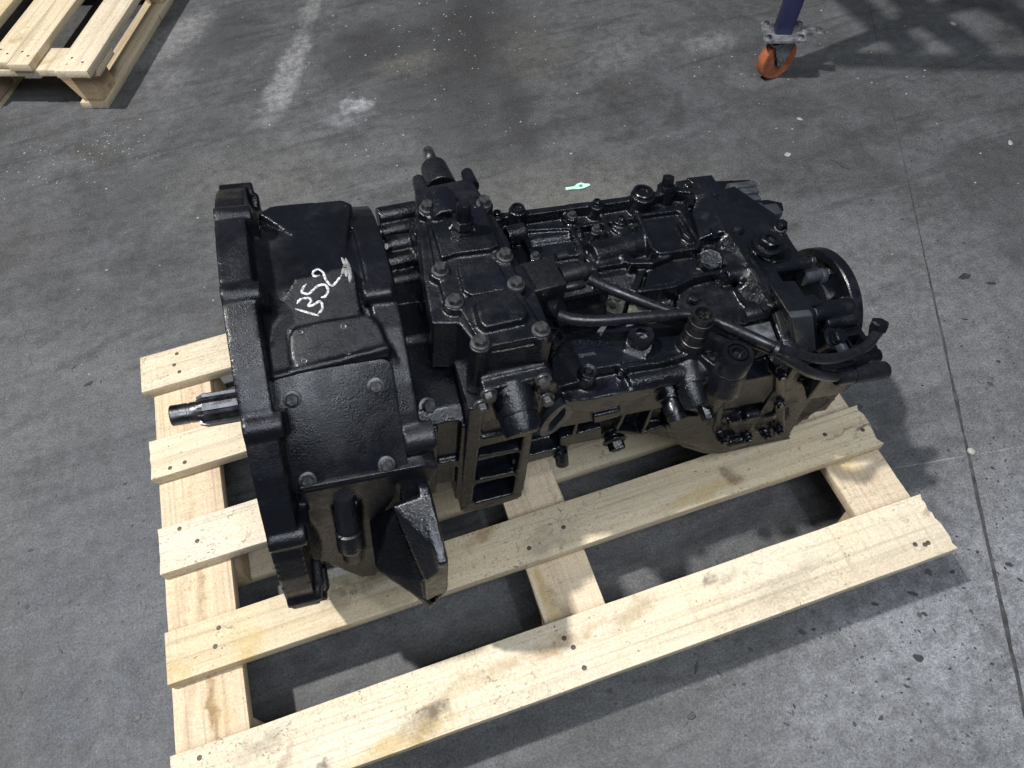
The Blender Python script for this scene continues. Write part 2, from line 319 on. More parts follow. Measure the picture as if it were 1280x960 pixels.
class S:
    """collects closed solids in one bmesh"""
    def __init__(s): s.bm = bmesh.new()
    def _m(s, verts, M): bmesh.ops.transform(s.bm, matrix=M, verts=verts)
    def box(s, x0, x1, y0, y1, z0, z1, bev=0.0, seg=2, M=None):
        r = bmesh.ops.create_cube(s.bm, size=1.0); v = r['verts']
        s._m(v, Matrix.Translation(((x0+x1)/2, (y0+y1)/2, (z0+z1)/2)) @ Matrix.Diagonal((x1-x0, y1-y0, z1-z0, 1)))
        if bev:
            es = list({e for q in v for e in q.link_edges})
            rr = bmesh.ops.bevel(s.bm, geom=es, offset=bev, segments=seg, profile=0.5, affect='EDGES')
            v = list({q for f in rr['faces'] for q in f.verts} | {q for q in v if q.is_valid})
        if M is not None: s._m(v, M)
        return s
    def cyl(s, p0, p1, r0, r1=None, n=24, bev=0.0):
        p0, p1 = Vector(p0), Vector(p1); r1 = r0 if r1 is None else r1
        d = p1-p0; q = d.to_track_quat('Z', 'Y').to_matrix().to_4x4()
        r = bmesh.ops.create_cone(s.bm, cap_ends=True, segments=n, radius1=r0, radius2=r1, depth=d.length)
        v = r['verts']
        M = Matrix.Translation((p0+p1)/2) @ q
        s._m(v, M)
        if bev:
            es = [e for e in {e for x in v for e in x.link_edges} if any(len(f.verts) > 4 for f in e.link_faces)]
            bmesh.ops.bevel(s.bm, geom=es, offset=bev, segments=2, profile=0.5, affect='EDGES')
        return s
    def prism(s, poly, vec):
        """closed polygon (3D points) extruded by vec"""
        vec = Vector(vec); a = [s.bm.verts.new(p) for p in poly]; b = [s.bm.verts.new(Vector(p)+vec) for p in poly]
        n = len(poly)
        f = [s.bm.faces.new(a), s.bm.faces.new(list(reversed(b)))]
        for i in range(n): f.append(s.bm.faces.new((a[(i+1) % n], a[i], b[i], b[(i+1) % n])))
        bmesh.ops.recalc_face_normals(s.bm, faces=f)
        return s
    def xprism(s, yz, x0, x1, yz1=None):
        """section (y,z) from x0 lofted to another section at x1"""
        yz1 = yz1 or yz
        a = [s.bm.verts.new((x0, *p)) for p in yz]; b = [s.bm.verts.new((x1, *p)) for p in yz1]; n = len(yz)
        f = [s.bm.faces.new(a), s.bm.faces.new(list(reversed(b)))]
        for i in range(n): f.append(s.bm.faces.new((a[(i+1) % n], a[i], b[i], b[(i+1) % n])))
        bmesh.ops.recalc_face_normals(s.bm, faces=f)
        return s
    def beam(s, pts, w, h, up=(0, 0, 1)):
        """ribs: square bars along a polyline, top at the points, going down by h"""
        up = Vector(up)
        for p, q in zip(pts, pts[1:]):
            p, q = Vector(p), Vector(q); d = (q-p).normalized(); sd = d.cross(up).normalized()*w/2; e = d*w*0.3
            s.prism([p-e+sd, q+e+sd, q+e-sd, p-e-sd], -up*h)
        return s
    def tube(s, pts, r, n=12, cap=True):
        pts = [Vector(p) for p in pts]; rr = r if isinstance(r, (list, tuple)) else [r]*len(pts)
        rings = []; ref = Vector((0, 0, 1))
        for i, p in enumerate(pts):
            d = (pts[min(i+1, len(pts)-1)] - pts[max(i-1, 0)]).normalized()
            a = d.cross(ref)
            if a.length < 1e-3: a = d.cross(Vector((1, 0, 0)))
            a.normalize(); b = a.cross(d).normalized(); 
            rings.append([s.bm.verts.new(p + rr[i]*(math.cos(t)*a + math.sin(t)*b)) for t in [2*math.pi*k/n for k in range(n)]])
        f = []
        for A, B in zip(rings, rings[1:]):
            for k in range(n): f.append(s.bm.faces.new((A[k], A[(k+1) % n], B[(k+1) % n], B[k])))
        if cap: f.append(s.bm.faces.new(list(reversed(rings[0])))); f.append(s.bm.faces.new(rings[-1]))
        bmesh.ops.recalc_face_normals(s.bm, faces=f)
        return s
    def lathe(s, prof, p0, axis, n=32):
        """profile [(t along axis, radius)] closed solid of revolution"""
        p0 = Vector(p0); q = Vector(axis).to_track_quat('Z', 'Y').to_matrix()
        rings = []
        for t, r in prof:
            rings.append([s.bm.verts.new(p0 + q @ Vector((r*math.cos(2*math.pi*k/n), r*math.sin(2*math.pi*k/n), t))) for k in range(n)])
        f = []
        for A, B in zip(rings, rings[1:]):
            for k in range(n): f.append(s.bm.faces.new((A[k], A[(k+1) % n], B[(k+1) % n], B[k])))
        f.append(s.bm.faces.new(list(reversed(rings[0])))); f.append(s.bm.faces.new(rings[-1]))
        bmesh.ops.recalc_face_normals(s.bm, faces=f)
        return s
    def mesh(s, name='mesh', ang=40):
        me = bpy.data.meshes.new(name); s.bm.to_mesh(me); s.bm.free()
        smooth(me, ang); return me
    def out(s, name, mat, parent=None, ang=40): return link(name, s.mesh(name, ang), mat, parent)
def cast(s, name, mat, parent=None, vox=0.0025, it=3, fac=0.5):
    """sand-casting look: union of the solids with rounded inner and outer corners"""
    me = bpy.data.meshes.new('tmp'); s.bm.to_mesh(me); s.bm.free()
    o = bpy.data.objects.new('tmp', me); COL.objects.link(o)
    r = o.modifiers.new('r', 'REMESH'); r.mode = 'VOXEL'; r.voxel_size = vox; r.use_smooth_shade = True
    sm = o.modifiers.new('s', 'SMOOTH'); sm.iterations = it; sm.factor = fac
    dg = bpy.context.evaluated_depsgraph_get(); dg.update()
    m2 = bpy.data.meshes.new_from_object(o.evaluated_get(dg)); m2.name = name
    bpy.data.objects.remove(o); bpy.data.meshes.remove(me)
    for p in m2.polygons: p.use_smooth = True
    m2.materials.clear()
    return link(name, m2, mat, parent)

# ------------------------------------------------------------------ floor: two slabs with an open joint between them
J0, J1 = Vector((1.337, 0.814, 0)), Vector((0.635, -0.632, 0)); jd = (J0-J1).normalized(); jn = Vector((jd.y, -jd.x, 0))
def slab(name, side):
    rnd = random.Random(3 if side > 0 else 4)
    a = []
    for i in range(241):
        t = -3.0 + 6.0*i/240
        w = 0.0032 + 0.0022*(mnoise.noise(Vector((t*14, side*3.1, 0)))) + 0.0015*mnoise.noise(Vector((t*60, side, 2))) + (0.006*max(0, mnoise.noise(Vector((t*22, side*9, 5)))-0.35))
        w *= 1.0 - 0.88*min(1, max(0, (t+0.35)/0.9)); a.append((J1+J0)/2 + jd*t*1.0 + jn*side*max(0.0003, w))
    a = [(J1+J0)/2 - jd*14 + jn*side*0.003] + a + [(J1+J0)/2 + jd*14 + jn*side*0.003]
    far = jn*side*14
    top = a + [a[-1]+far, a[0]+far]
    s = S(); bm = s.bm
    vt = [bm.verts.new((p.x, p.y, 0)) for p in top]; vb = [bm.verts.new((p.x, p.y, -0.03)) for p in top]
    n = len(top)
    f = [bm.faces.new(vt)]
    for i in range(n): f.append(bm.faces.new((vt[i], vt[(i+1) % n], vb[(i+1) % n], vb[i])))
    bmesh.ops.recalc_face_normals(bm, faces=f)
    if f[0].normal.z < 0: bmesh.ops.reverse_faces(bm, faces=f)
    bmesh.ops.triangulate(bm, faces=[f[0]])
    me = bpy.data.meshes.new(name); bm.to_mesh(me); bm.free()
    o = link(name, me, FLOOR); prop(o, kind='structure')
slab('concrete_floor', -1); slab('concrete_floor', 1)
s = S(); c0 = (J0+J1)/2
s.prism([c0-jd*14-jn*0.03, c0+jd*14-jn*0.03, c0+jd*14+jn*0.03, c0-jd*14+jn*0.03], (0, 0, -0.02))
o = s.out('joint_filler', GROUT); o.location.z = -0.0010; prop(o, kind='structure')
# ------------------------------------------------------------------ front pallet
ST = [(-0.373, -0.255, 0.085, 0.045, 0.2, GRY, 0.75), (-0.348, -0.238, 0.05, 0.03, 0.2, (0.34, 0.25, 0.13), 0.7), (-0.305, -0.262, 0.06, 0.02, 0.2, (0.24, 0.20, 0.19), 0.6),
      (-0.473, -0.205, 0.034, 0.045, 0.1, OCH, 0.75), (-0.582, -0.216, 0.035, 0.03, 0.2, OCH, 0.55), (-0.50, -0.222, 0.05, 0.02, 0.1, OCH, 0.45),
      (-0.298, -0.170, 0.085, 0.028, 0.1, (0.10, 0.085, 0.04), 0.85), (-0.085, -0.158, 0.045, 0.018, 0.35, (0.25, 0.17, 0.07), 0.8),
      (0.019, -0.196, 0.08, 0.035, 0.4, GRY, 0.7), (-0.281, -0.408, 0.12, 0.022, 0.12, OCH, 0.85), (-0.223, -0.384, 0.028, 0.016, 0.1, DRT, 0.9), (-0.245, -0.392, 0.06, 0.026, 0.1, BRN, 0.55),
      (-0.155, -0.362, 0.10, 0.02, 0.15, (0.30, 0.21, 0.10), 0.6), (-0.026, -0.352, 0.11, 0.016, 0.08, (0.30, 0.20, 0.09), 0.8), (0.10, -0.345, 0.07, 0.022, 0.3, (0.28, 0.19, 0.09), 0.6),
      (0.284, -0.205, 0.10, 0.022, 0.12, OCH, 0.6), (0.336, -0.190, 0.02, 0.022, 0.8, BRN, 0.85), (0.60, -0.185, 0.035, 0.006, 0.0, DRT, 0.95), (0.54, -0.180, 0.06, 0.004, 0.1, DRT, 0.6),
      (0.602, -0.352, 0.022, 0.006, 0.2, BRN, 0.9), (0.25, -0.345, 0.035, 0.014, 0.3, GRY, 0.8), (0.222, -0.338, 0.022, 0.012, 0.4, DRT, 0.75), (0.33, -0.385, 0.09, 0.03, 0.2, GRY, 0.35),
      (-0.47, -0.350, 0.05, 0.02, 0.3, GRY, 0.6), (-0.44, -0.372, 0.03, 0.012, 1.0, BRN, 0.7), (-0.39, -0.402, 0.02, 0.012, 0.1, DRT, 0.9),
      (0.06, 0.395, 0.3, 0.03, 0.0, GRY, 0.3), (-0.55, 0.39, 0.05, 0.02, 0.4, (0.42, 0.40, 0.22), 0.4)]
WOOD_X = wood_mat('pallet_pine', axis=0, stains=ST, dirt=0.85)
STC = [(-0.540, -0.275, 0.010, 0.10, 0.05, (0.16, 0.09, 0.03), 0.95), (-0.525, -0.28, 0.03, 0.12, 0.05, OCH, 0.35), (-0.545, -0.05, 0.010, 0.3, 0.0, (0.20, 0.13, 0.06), 0.5),
       (-0.575, -0.20, 0.015, 0.3, 0.0, (0.30, 0.20, 0.14), 0.5), (-0.02, -0.27, 0.014, 0.08, 0.1, OCH, 0.9), (-0.005, -0.29, 0.012, 0.05, 0.1, (0.2, 0.13, 0.06), 0.6), (0.53, -0.235, 0.03, 0.03, 0.4, OCH, 0.6), (0.56, -0.26, 0.03, 0.03, 0.6, (0.35, 0.24, 0.16), 0.6)]
WOOD_Y = wood_mat('pallet_crossboard_pine', light=(0.60, 0.475, 0.325), dark=(0.46, 0.33, 0.21), axis=1, stains=STC, dirt=0.5)
WOOD_B = wood_mat('pallet_block_pine', light=(0.55, 0.40, 0.24), dark=(0.33, 0.21, 0.12), axis=1, dirt=0.5)
NAILM = simple('rusty_nail_head', (0.075, 0.06, 0.05), 0.6, 0.3, 0.4, 400, 0.4)

def board_mesh(name, L, Wd, T, axis=0, seed=0, jag=((0, 0), (0, 0)), bites=(), bow=0.0, bev=0.0016):
    """plank centred at the origin, slightly uneven edges; jag = depth and coarseness of broken ends"""
    rnd = random.Random(seed); pts = []; N_ = 26
    def side(y, rev):
        a = []
        for i in range(N_+1):
            x = -L/2 + L*i/N_; w = 0.0011*mnoise.noise(Vector((x*7, seed*3.7+y*40, 1))) + 0.0006*mnoise.noise(Vector((x*35, seed+y*10, 7)))
            a.append((x, y+w))
        return a[::-1] if rev else a
    a = side(-Wd/2, False); b = side(Wd/2, True)
    def end(x, y0, y1, dj, sgn):
        dep, nseg = dj
        if not dep: return []
        o = []
        for i in range(1, nseg):
            y = y0+(y1-y0)*i/nseg
            o.append((x - sgn*dep*max(0.0, rnd.uniform(-0.2, 1)), y + rnd.uniform(-0.3, 0.3)*abs(y1-y0)/nseg))
        return o
    pts = a + end(L/2, -Wd/2, Wd/2, jag[1], 1) + b + end(-L/2, Wd/2, -Wd/2, jag[0], -1)
    bm = bmesh.new()
    f = []
    def P3(p, z): 
        x, y = p
        z += bow*(1-(2*x/L)**2)
        return (x, y, z) if axis == 0 else (-y, x, z)
    vt = [bm.verts.new(P3(p, T/2)) for p in pts]; vb = [bm.verts.new(P3(p, -T/2)) for p in pts]; n = len(pts)
    ft = bm.faces.new(vt); fb = bm.faces.new(vb[::-1])
    for i in range(n): bm.faces.new((vt[i], vb[i], vb[(i+1) % n], vt[(i+1) % n]))
    bmesh.ops.recalc_face_normals(bm, faces=bm.faces)
    es = list(ft.edges) + list(fb.edges)
    bmesh.ops.bevel(bm, geom=es, offset=bev, segments=2, profile=0.5, affect='EDGES')
    me = bpy.data.meshes.new(name); bm.to_mesh(me); bm.free(); smooth(me, 35)
    return me
nail_me = None
def nails(board, spots, z, r=0.0042):
    global nail_me
    if nail_me is None:
        q = S(); q.lathe([(-0.004, 0.0036), (0.0000, 0.0042), (0.0006, 0.0036), (0.0007, 0.0015)], (0, 0, 0), (0, 0, 1), 8); nail_me = q.mesh('nail')
    for (x, y) in spots:
        o = link('nail', nail_me, NAILM, board); o.location = (x, y, z)

pal = empty('wooden_pallet', (0, 0, 0)); prop(pal, 'pale pine pallet of five stained deck boards carrying the black gearbox', 'pallet', 'wooden pallets on the workshop floor')
YS = [0.4187, 0.2167, 0.0379, -0.1426, -0.3214]; WS = [0.0863, 0.0798, 0.0833, 0.0804, 0.0974]
XL = [-0.6118, -0.6034, -0.5972, -0.5954, -0.5976]; XR = [0.600, 0.602, 0.599, 0.6030, 0.6040]
JG = [((0, 0), (0.004, 7)), ((0.002, 6), (0, 0)), ((0.002, 6), (0.003, 7)), ((0, 0), (0.007, 9)), ((0, 0), (0.005, 11))]
rnd = random.Random(11)
for i in range(5):
    L = XR[i]-XL[i]
    me = board_mesh('top_board', L, WS[i], 0.022, 0, 20+i, JG[i])
    o = link('top_board', me, WOOD_X, pal); o.location = ((XL[i]+XR[i])/2, YS[i]-WS[i]/2, 0.133); o.rotation_euler.x = rnd.uniform(-0.008, 0.008)
    sp = []
    for cx in (-0.545, 0.015, 0.55):
        for k in range(3 if i in (0, 4) else 2): sp.append((cx - o.location.x + rnd.uniform(-0.035, 0.035), rnd.uniform(-0.36, 0.36)*WS[i]))
    nails(o, sp, 0.0108)
for i, cx in enumerate((-0.545, 0.015, 0.5505)):
    me = board_mesh('crossboard', 0.80, 0.100 if i else 0.108, 0.022, 1, 40+i, ((0, 0), (0, 0)) if i < 2 else ((0.003, 8), (0.003, 8)))
    o = link('crossboard', me, WOOD_Y, pal); o.location = (cx, -0.0005, 0.1105)
blk = S(); blk.box(-0.05, 0.05, -0.05, 0.05, -0.039, 0.039, 0.002); blk_me = blk.mesh('block')
for cx in (-0.541, 0.015, 0.5505):
    for cy in (0.335, -0.002, -0.346):
        o = link('block', blk_me, WOOD_B, pal); o.location = (cx, cy, 0.0604); o.scale = (1, 1, 0.995)
for cy in (0.340, -0.002, -0.346):
    o = link('bottom_board', board_mesh('bottom_board', 1.19, 0.085, 0.021, 0, int(cy*100)+90), WOOD_X, pal); o.location = (0, cy, 0.0108)

# ------------------------------------------------------------------ second pallet standing behind on the left
WOOD_2 = wood_mat('rear_pallet_pine', light=(0.60, 0.50, 0.34), dark=(0.46, 0.34, 0.20), axis=0, dirt=0.55,
                  stains=[(-0.905, 1.71, 0.04, 0.02, 0.8, (0.30, 0.20, 0.09), 0.8), (-0.84, 1.60, 0.06, 0.02, 0.2, (0.35, 0.25, 0.10), 0.6)])
WOOD_2D = wood_mat('rear_pallet_weathered_wood', light=(0.30, 0.21, 0.14), dark=(0.17, 0.11, 0.07), axis=0, dirt=0.6)
pal2 = empty('wooden_pallet', (-0.719, 1.455, 0), (0, 0, R(67.0))); prop(pal2, 'second pine pallet standing empty behind on the floor, upper left', 'pallet', 'wooden pallets on the workshop floor')
rnd = random.Random(5)
y0 = 0.0
for i, (y0, w) in enumerate(((0.0, 0.094), (0.182, 0.065), (0.2485, 0.070), (0.385, 0.10), (0.54, 0.10), (0.70, 0.10))):
    o = link('top_board', board_mesh('top_board', 1.2, w, 0.022, 0, 60+i, ((0.002, 5), (0, 0))), WOOD_2, pal2); o.location = (0.61 + 0.16*y0 + rnd.uniform(-0.004, 0.004), y0+w/2, 0.133)
    nails(o, [(-0.56, -0.2*w), (-0.54, 0.22*w), (0.0, 0.1*w)], 0.0108)
for cx in (0.103, 0.6, 1.145):
    o = link('crossboard', board_mesh('crossboard', 0.80, 0.105, 0.020, 1, 70), WOOD_2, pal2); o.location = (cx, 0.400, 0.1105)
for cx in (0.094, 0.6, 1.145):
    for cy in (0.078, 0.4, 0.75):
        q = S(); b0 = 0.045
        q.prism([(-b0, -b0, 0.038), (b0, -b0, 0.038), (b0, b0, 0.038), (-b0, b0, 0.038)], (0, 0, -0.0765))
        for v in q.bm.verts:
            if v.co.z < 0 and v.co.y > 0: v.co.y -= 0.035
        o = q.out('block', WOOD_2D if cy > 0.1 else WOOD_B, pal2, 30); o.location = (cx, cy, 0.0612)
for cy in (0.066, 0.4, 0.75):
    o = link('bottom_board', board_mesh('bottom_board', 1.19, 0.078, 0.021, 0, 80, ((0.003, 6), (0, 0))), WOOD_2, pal2); o.location = (0.64, cy, 0.0108)
# ------------------------------------------------------------------ gearbox: frame with X along the shaft, Y across, Z up
GO = Vector((-0.324416, 0.018475, 0.427924)); gy, gp = -0.034907, -0.165806
GX = Vector((math.cos(gy)*math.cos(gp), math.sin(gy)*math.cos(gp), math.sin(gp))); GY = Vector((-math.sin(gy), math.cos(gy), 0)); GZ = GX.cross(GY)
GM = Matrix((GX, GY, GZ)).transposed()
GB = Vector((0.3476, -0.0078, -0.2297))          # point of the frame at the foot of the gearbox
gear = bpy.data.objects.new('gearbox', None); COL.objects.link(gear); gear.empty_display_size = 0.1
gear.matrix_world = Matrix.Translation(GO + GM @ GB) @ GM.to_4x4()
prop(gear, 'black painted truck gearbox marked 1352 in white, resting on the front pallet', 'gearbox')
CM = CROT.to_matrix()
def ray(u, v): return (GM.transposed() @ (CAM-GO)), (GM.transposed() @ (CM @ Vector(((u-640)/FPX, -(v-480)/FPX, -1.0)))).normalized()
def T(u, v, ax, val):
    """point of a measured feature on a known plane of the gearbox frame"""
    o, d = ray(u, v); k = 'xyz'.index(ax); t = (val-o[k])/d[k]; return o + d*t
def TZ(pts, z): return [T(u, v, 'z', z) for u, v in pts]
def gcast(s, name, mat, parent=None, **k):
    bmesh.ops.translate(s.bm, verts=s.bm.verts, vec=-GB); return cast(s, name, mat, parent or gear, **k)
def gout(s, name, mat, parent=None, ang=40):
    bmesh.ops.translate(s.bm, verts=s.bm.verts, vec=-GB); return s.out(name, mat, parent or gear, ang)
_bolts = {}
def bolt(p, ax, r=0.0075, h=0.0075, washer=True, mat=None, parent=None, name='bolt', socket=False, flange=False):
    if mat in (None, PAINT_MID, PAINT_SMOOTH) and not socket: mat = BOLTM
    """hexagon bolt head (or socket screw) with washer, its base at p, pointing along ax"""
    mat = mat or PAINT_MID
    key = (round(r, 4), round(h, 4), washer, socket, flange)
    if key not in _bolts:
        s = S(); z = 0.0
        if washer:
            s.cyl((0, 0, -0.002), (0, 0, 0.0022), r*1.35, n=20, bev=0.0005); z = 0.0022
        if flange:
            s.cyl((0, 0, z-0.001), (0, 0, z+0.0022), r*1.5, r*1.25, n=20); z += 0.002
        if socket:
            prof = [(-0.002, r), (z+h-0.001, r), (z+h, r-0.001), (z+h, r*0.55), (z+h*0.4, r*0.5), (z+h*0.4, 0.0002)]
            s.lathe(prof, (0, 0, 0), (0, 0, 1), 20)
        else:
            prof = [(z-0.001, r), (z+h-0.0012, r), (z+h, r*0.86), (z+h-0.0002, 0.0003)]
            s.lathe(prof, (0, 0, 0), (0, 0, 1), 6)
        _bolts[key] = s.mesh('bolt', 30)
    me = _bolts[key]
    if not me.materials: me.materials.append(mat)
    o = link(name, me, None, parent or gear)
    if me.materials[0] != mat: o.material_slots[0].link = 'OBJECT'; o.material_slots[0].material = mat
    q = Vector(ax).to_track_quat('Z', 'Y'); o.rotation_mode = 'QUATERNION'; o.rotation_quaternion = q @ Euler((0, 0, random.uniform(0, 1))).to_quaternion()
    o.location = Vector(p)-GB
    return o
def tree(*objs):
    vs, ps = [], []
    for o in objs:
        k = len(vs); vs += [v.co + GB for v in o.data.vertices]; ps += [[i+k for i in p.vertices] for p in o.data.polygons]
    return BVHTree.FromPolygons(vs, ps)
def hit(bv, u, v):
    o, d = ray(u, v); r = bv.ray_cast(o, d); return r[0], r[1]
def ang_pt(r, deg, x=0.0): return Vector((x, -r*math.cos(R(deg)), r*math.sin(R(deg))))
Zu, Xu, Yu = Vector((0, 0, 1)), Vector((1, 0, 0)), Vector((0, 1, 0))

# ---- bell housing
s = S()
def ringsec(x, r, n=48, flat=None):
    o = []
    for k in range(n):
        a = 2*math.pi*k/n; o.append(Vector((x, r*math.cos(a), r*math.sin(a))))
    return o
def bsec(x, rn, rf, n=48):
    o = []
    for k in range(n):
        a = 2*math.pi*k/n; y, z = math.cos(a), math.sin(a); nd = math.degrees(math.atan2(z, -y))
        t = min(1, max(0, (nd-60)/18)); t = t*t*(3-2*t)
        if nd < -60: t = max(t, min(1, (-60-nd)/30))
        r = rn + (rf-rn)*t; o.append(Vector((x, r*y, r*z)))
    return o
def shell(s, secs):
    """closed surface through a list of rings (outer going back, inner coming forward)"""
    rings = [[s.bm.verts.new(p) for p in q] for q in secs]; f = []
    for A, B in zip(rings, rings[1:]+rings[:1]):
        n = len(A)
        for k in range(n): f.append(s.bm.faces.new((A[k], A[(k+1) % n], B[(k+1) % n], B[k])))
    bmesh.ops.recalc_face_normals(s.bm, faces=f)
shell(s, [ringsec(0.0, 0.284), ringsec(0.033, 0.284), ringsec(0.034, 0.270), bsec(0.036, 0.240, 0.258), bsec(0.052, 0.221, 0.250), bsec(0.13, 0.216, 0.243), bsec(0.182, 0.220, 0.232),
          ringsec(0.182, 0.05), ringsec(0.168, 0.05), bsec(0.168, 0.204, 0.214), bsec(0.13, 0.201, 0.226), bsec(0.06, 0.205, 0.234), ringsec(0.03, 0.228), ringsec(0.0, 0.250)])
for a in (104, 78, 48.5, 21, -6, -35, -63, -90, -117, 132, 160, 188, 215):
    p = ang_pt(0.2755, a); s.cyl(p + Xu*0.0, p + Xu*0.041, 0.0150, 0.0145, n=20)
    d = Vector((0, p.y, p.z)).normalized(); tn = Xu.cross(d)
    s.prism([p+Xu*0.002+tn*0.0135-d*0.03, p+Xu*0.046+tn*0.013-d*0.034, p+Xu*0.046-tn*0.013-d*0.034, p+Xu*0.002-tn*0.0135-d*0.03], d*0.033)
# rear flange ring and far side step
shell(s, [ringsec(0.152, 0.246), ringsec(0.184, 0.244), ringsec(0.184, 0.20), ringsec(0.152, 0.20)])
# raised far top panel whose front edge runs diagonally
cr = [(322, 266), (342, 256), (427, 249), (440, 254), (434, 296), (430, 332), (400, 313), (360, 290)]
s.prism([T(u, v, 'z', 0.2425 if k in (0, 5, 6, 7) else 0.241) for k, (u, v) in enumerate(cr)], (0, 0, -0.06))
# inspection opening pad (45 degree flat) and name plate pad
n45 = Vector((0, -math.cos(R(45)), math.sin(R(45)))); t45 = Vector((0, math.sin(R(45)), math.cos(R(45))))
def on45(u, v, h):
    o, d = ray(u, v); return o + d*((h - n45.dot(o))/n45.dot(d))
s.prism([on45(u, v, 0.2395) for u, v in [(339, 469), (486, 431), (492, 440), (530, 566), (526, 580), (376, 614), (369, 606), (342, 490)]], -n45*0.06)
s.prism([on45(u, v, 0.2475) for u, v in [(334, 470), (486, 431), (489, 438), (336, 478)]], -n45*0.06)
n75 = Vector((0, -math.cos(R(70)), math.sin(R(70))))
def on70(u, v, h):
    o, d = ray(u, v); return o + d*((h - n75.dot(o))/n75.dot(d))
s.prism([on70(u, v, 0.2500) for u, v in [(362, 420), (368, 411), (380, 407), (455, 393), (466, 396), (474, 405), (487, 437), (487, 446), (378, 465), (364, 452)]], -n75*0.05)
s.prism([on70(u, v, 0.2460) for u, v in [(345, 392), (368, 348), (428, 332), (442, 336), (452, 390), (476, 430), (370, 464), (335, 468)]], -n75*0.05)
# lug on the rear flange (right of the opening), lower neck, lower web
p = on45(519, 548, 0.235); s.cyl(p-Xu*0.014, p+Xu*0.022, 0.019, n=24); s.cyl(p-n45*0.03, p+n45*0.004, 0.017, n=20)
# lower front gusset and skirt under the opening
s.prism([T(u, v, 'y', -0.222) for u, v in [(372, 612), (530, 582), (548, 585), (520, 640), (470, 720), (452, 722), (396, 700)]], (0, 0.05, 0))
s.cyl(ang_pt(0.236, 20, 0.088), ang_pt(0.236, -14, 0.086), 0.0145, n=20)
# little bosses
for (u, v, r) in [(461, 362, 0.009), (345, 397, 0.008)]:
    q = on70(u, v, 0.243); s.cyl(q-n75*0.02, q+n75*0.003, r, n=16)
q = on70(458, 370, 0.243); s.cyl(q-Xu*0.004, q+Xu*0.03, 0.011, n=16)
bell = gcast(s, 'bell_housing', PAINT_BELL, vox=0.0022, it=3)
# inspection cover
s = S(); cc = [on45(u, v, 0.2425) for u, v in [(347, 482), (483, 450), (499, 584), (371, 612)]]
ctr = sum(cc, Vector())/4; hx = ((cc[1]-cc[0])+(cc[2]-cc[3])).length/4; hy = ((cc[3]-cc[0])+(cc[2]-cc[1])).length/4
MC = Matrix((Xu, t45, n45)).transposed().to_4x4(); MC.translation = ctr
def rrect(hx, hy, r, n=5):
    o = []
    for cx, cy, a0 in ((hx-r, hy-r, 0), (-hx+r, hy-r, 90), (-hx+r, -hy+r, 180), (hx-r, -hy+r, 270)):
        for k in range(n+1): a = R(a0+90*k/n); o.append(Vector((cx+r*math.cos(a), cy+r*math.sin(a), 0)))
    return o
s.prism([MC @ q for q in rrect(hx+0.008, hy+0.007, 0.013)], n45*0.0035)
es = [e for e in s.bm.edges if all(abs((v.co-ctr).dot(n45)-0.0035) < 1e-5 for v in e.verts)]
bmesh.ops.bevel(s.bm, geom=es, offset=0.0016, segments=2, profile=0.5, affect='EDGES')
cover = gout(s, 'inspection_cover', PAINT_BELL)
for (u, v) in [(365, 499), (469.5, 482.5), (483, 580), (384.5, 600)]:
    bolt(on45(u, v, 0.2462), n45, 0.0072, 0.0058, True, PAINT_MID, cover, flange=False)
# blind screw holes of the missing name plate: little pressed rivets with bright rims
for (u, v) in [(376, 415), (430, 408), (381, 451), (436, 444)]:
    s = S(); q = on70(u, v, 0.2500)
    s.lathe([(-0.001, 0.0036), (0.0007, 0.0036), (0.0011, 0.0030), (0.0004, 0.0020), (-0.0002, 0.0012), (-0.0002, 0.0002)], q, n75, 16); gout(s, 'rivet', STEEL)
# breather pipe under the opening
s = S(); a0, a1 = Vector((0.0865, -0.236, 0.125)), Vector((0.0850, -0.268, 0.050))
dv = (a1-a0).normalized()
s.cyl(a0, a0+dv*0.052, 0.0115, 0.0125, n=24); s.lathe([(0.05, 0.0125), (0.052, 0.0150), (0.074, 0.0155), (0.080, 0.0125), (0.081, 0.004), (0.079, 0.0005)], a0, dv, 24)
gout(s, 'breather', PAINT_MID)
# mounting bracket
s = S(); brv = [T(490, 634, 'y', -0.243), T(538, 617, 'y', -0.243), T(560, 703, 'y', -0.315), T(531, 727, 'y', -0.315)]
tA, tB, tC, tD = brv
low = [T(531, 727, 'y', -0.315)+Vector((0.002, 0.0, -0.070)), T(560, 703, 'y', -0.315)+Vector((0.002, 0, -0.092))]
nrm = (tB-tA).cross(tD-tA).normalized(); nrm = nrm if nrm.z > 0 else -nrm
s.prism([tA, tB, tC, tD], -nrm*0.014)
s.prism([tD, tC, low[1], low[0]], Vector((0, 0.016, 0)))
s.prism([tB+Vector((-0.012, 0.01, 0)), tC+Vector((-0.012, 0, 0)), low[1]+Vector((-0.012, 0, 0)), low[1]+Vector((-0.012, 0.08, 0.04)), tB+Vector((-0.012, 0.09, -0.05))], Vector((0.013, 0, 0)))
wa = [T(472, 655, 'y', -0.238), T(490, 640, 'y', -0.243), tD+Vector((0.0, 0, -0.002)), low[0]+Vector((0, 0, -0.004)), T(536, 762, 'y', -0.305), T(468, 712, 'y', -0.24)]
s.prism([T(u, v, 'y', y) for u, v, y in [(462, 652, -.222), (492, 637, -.232), (531, 727, -.298), (541, 761, -.320), (470, 713, -.268)]], Vector((0.0, 0.007, -0.004)))
b0 = [T(470, 706, 'y', -0.236), T(538, 762, 'y', -0.312), low[1]+Vector((0, 0, 0.0)), T(548, 690, 'y', -0.236)]
s.prism(b0, Vector((0, 0, 0.012)))
brk = gcast(s, 'mount_bracket', PAINT_MID, vox=0.0022, it=2)

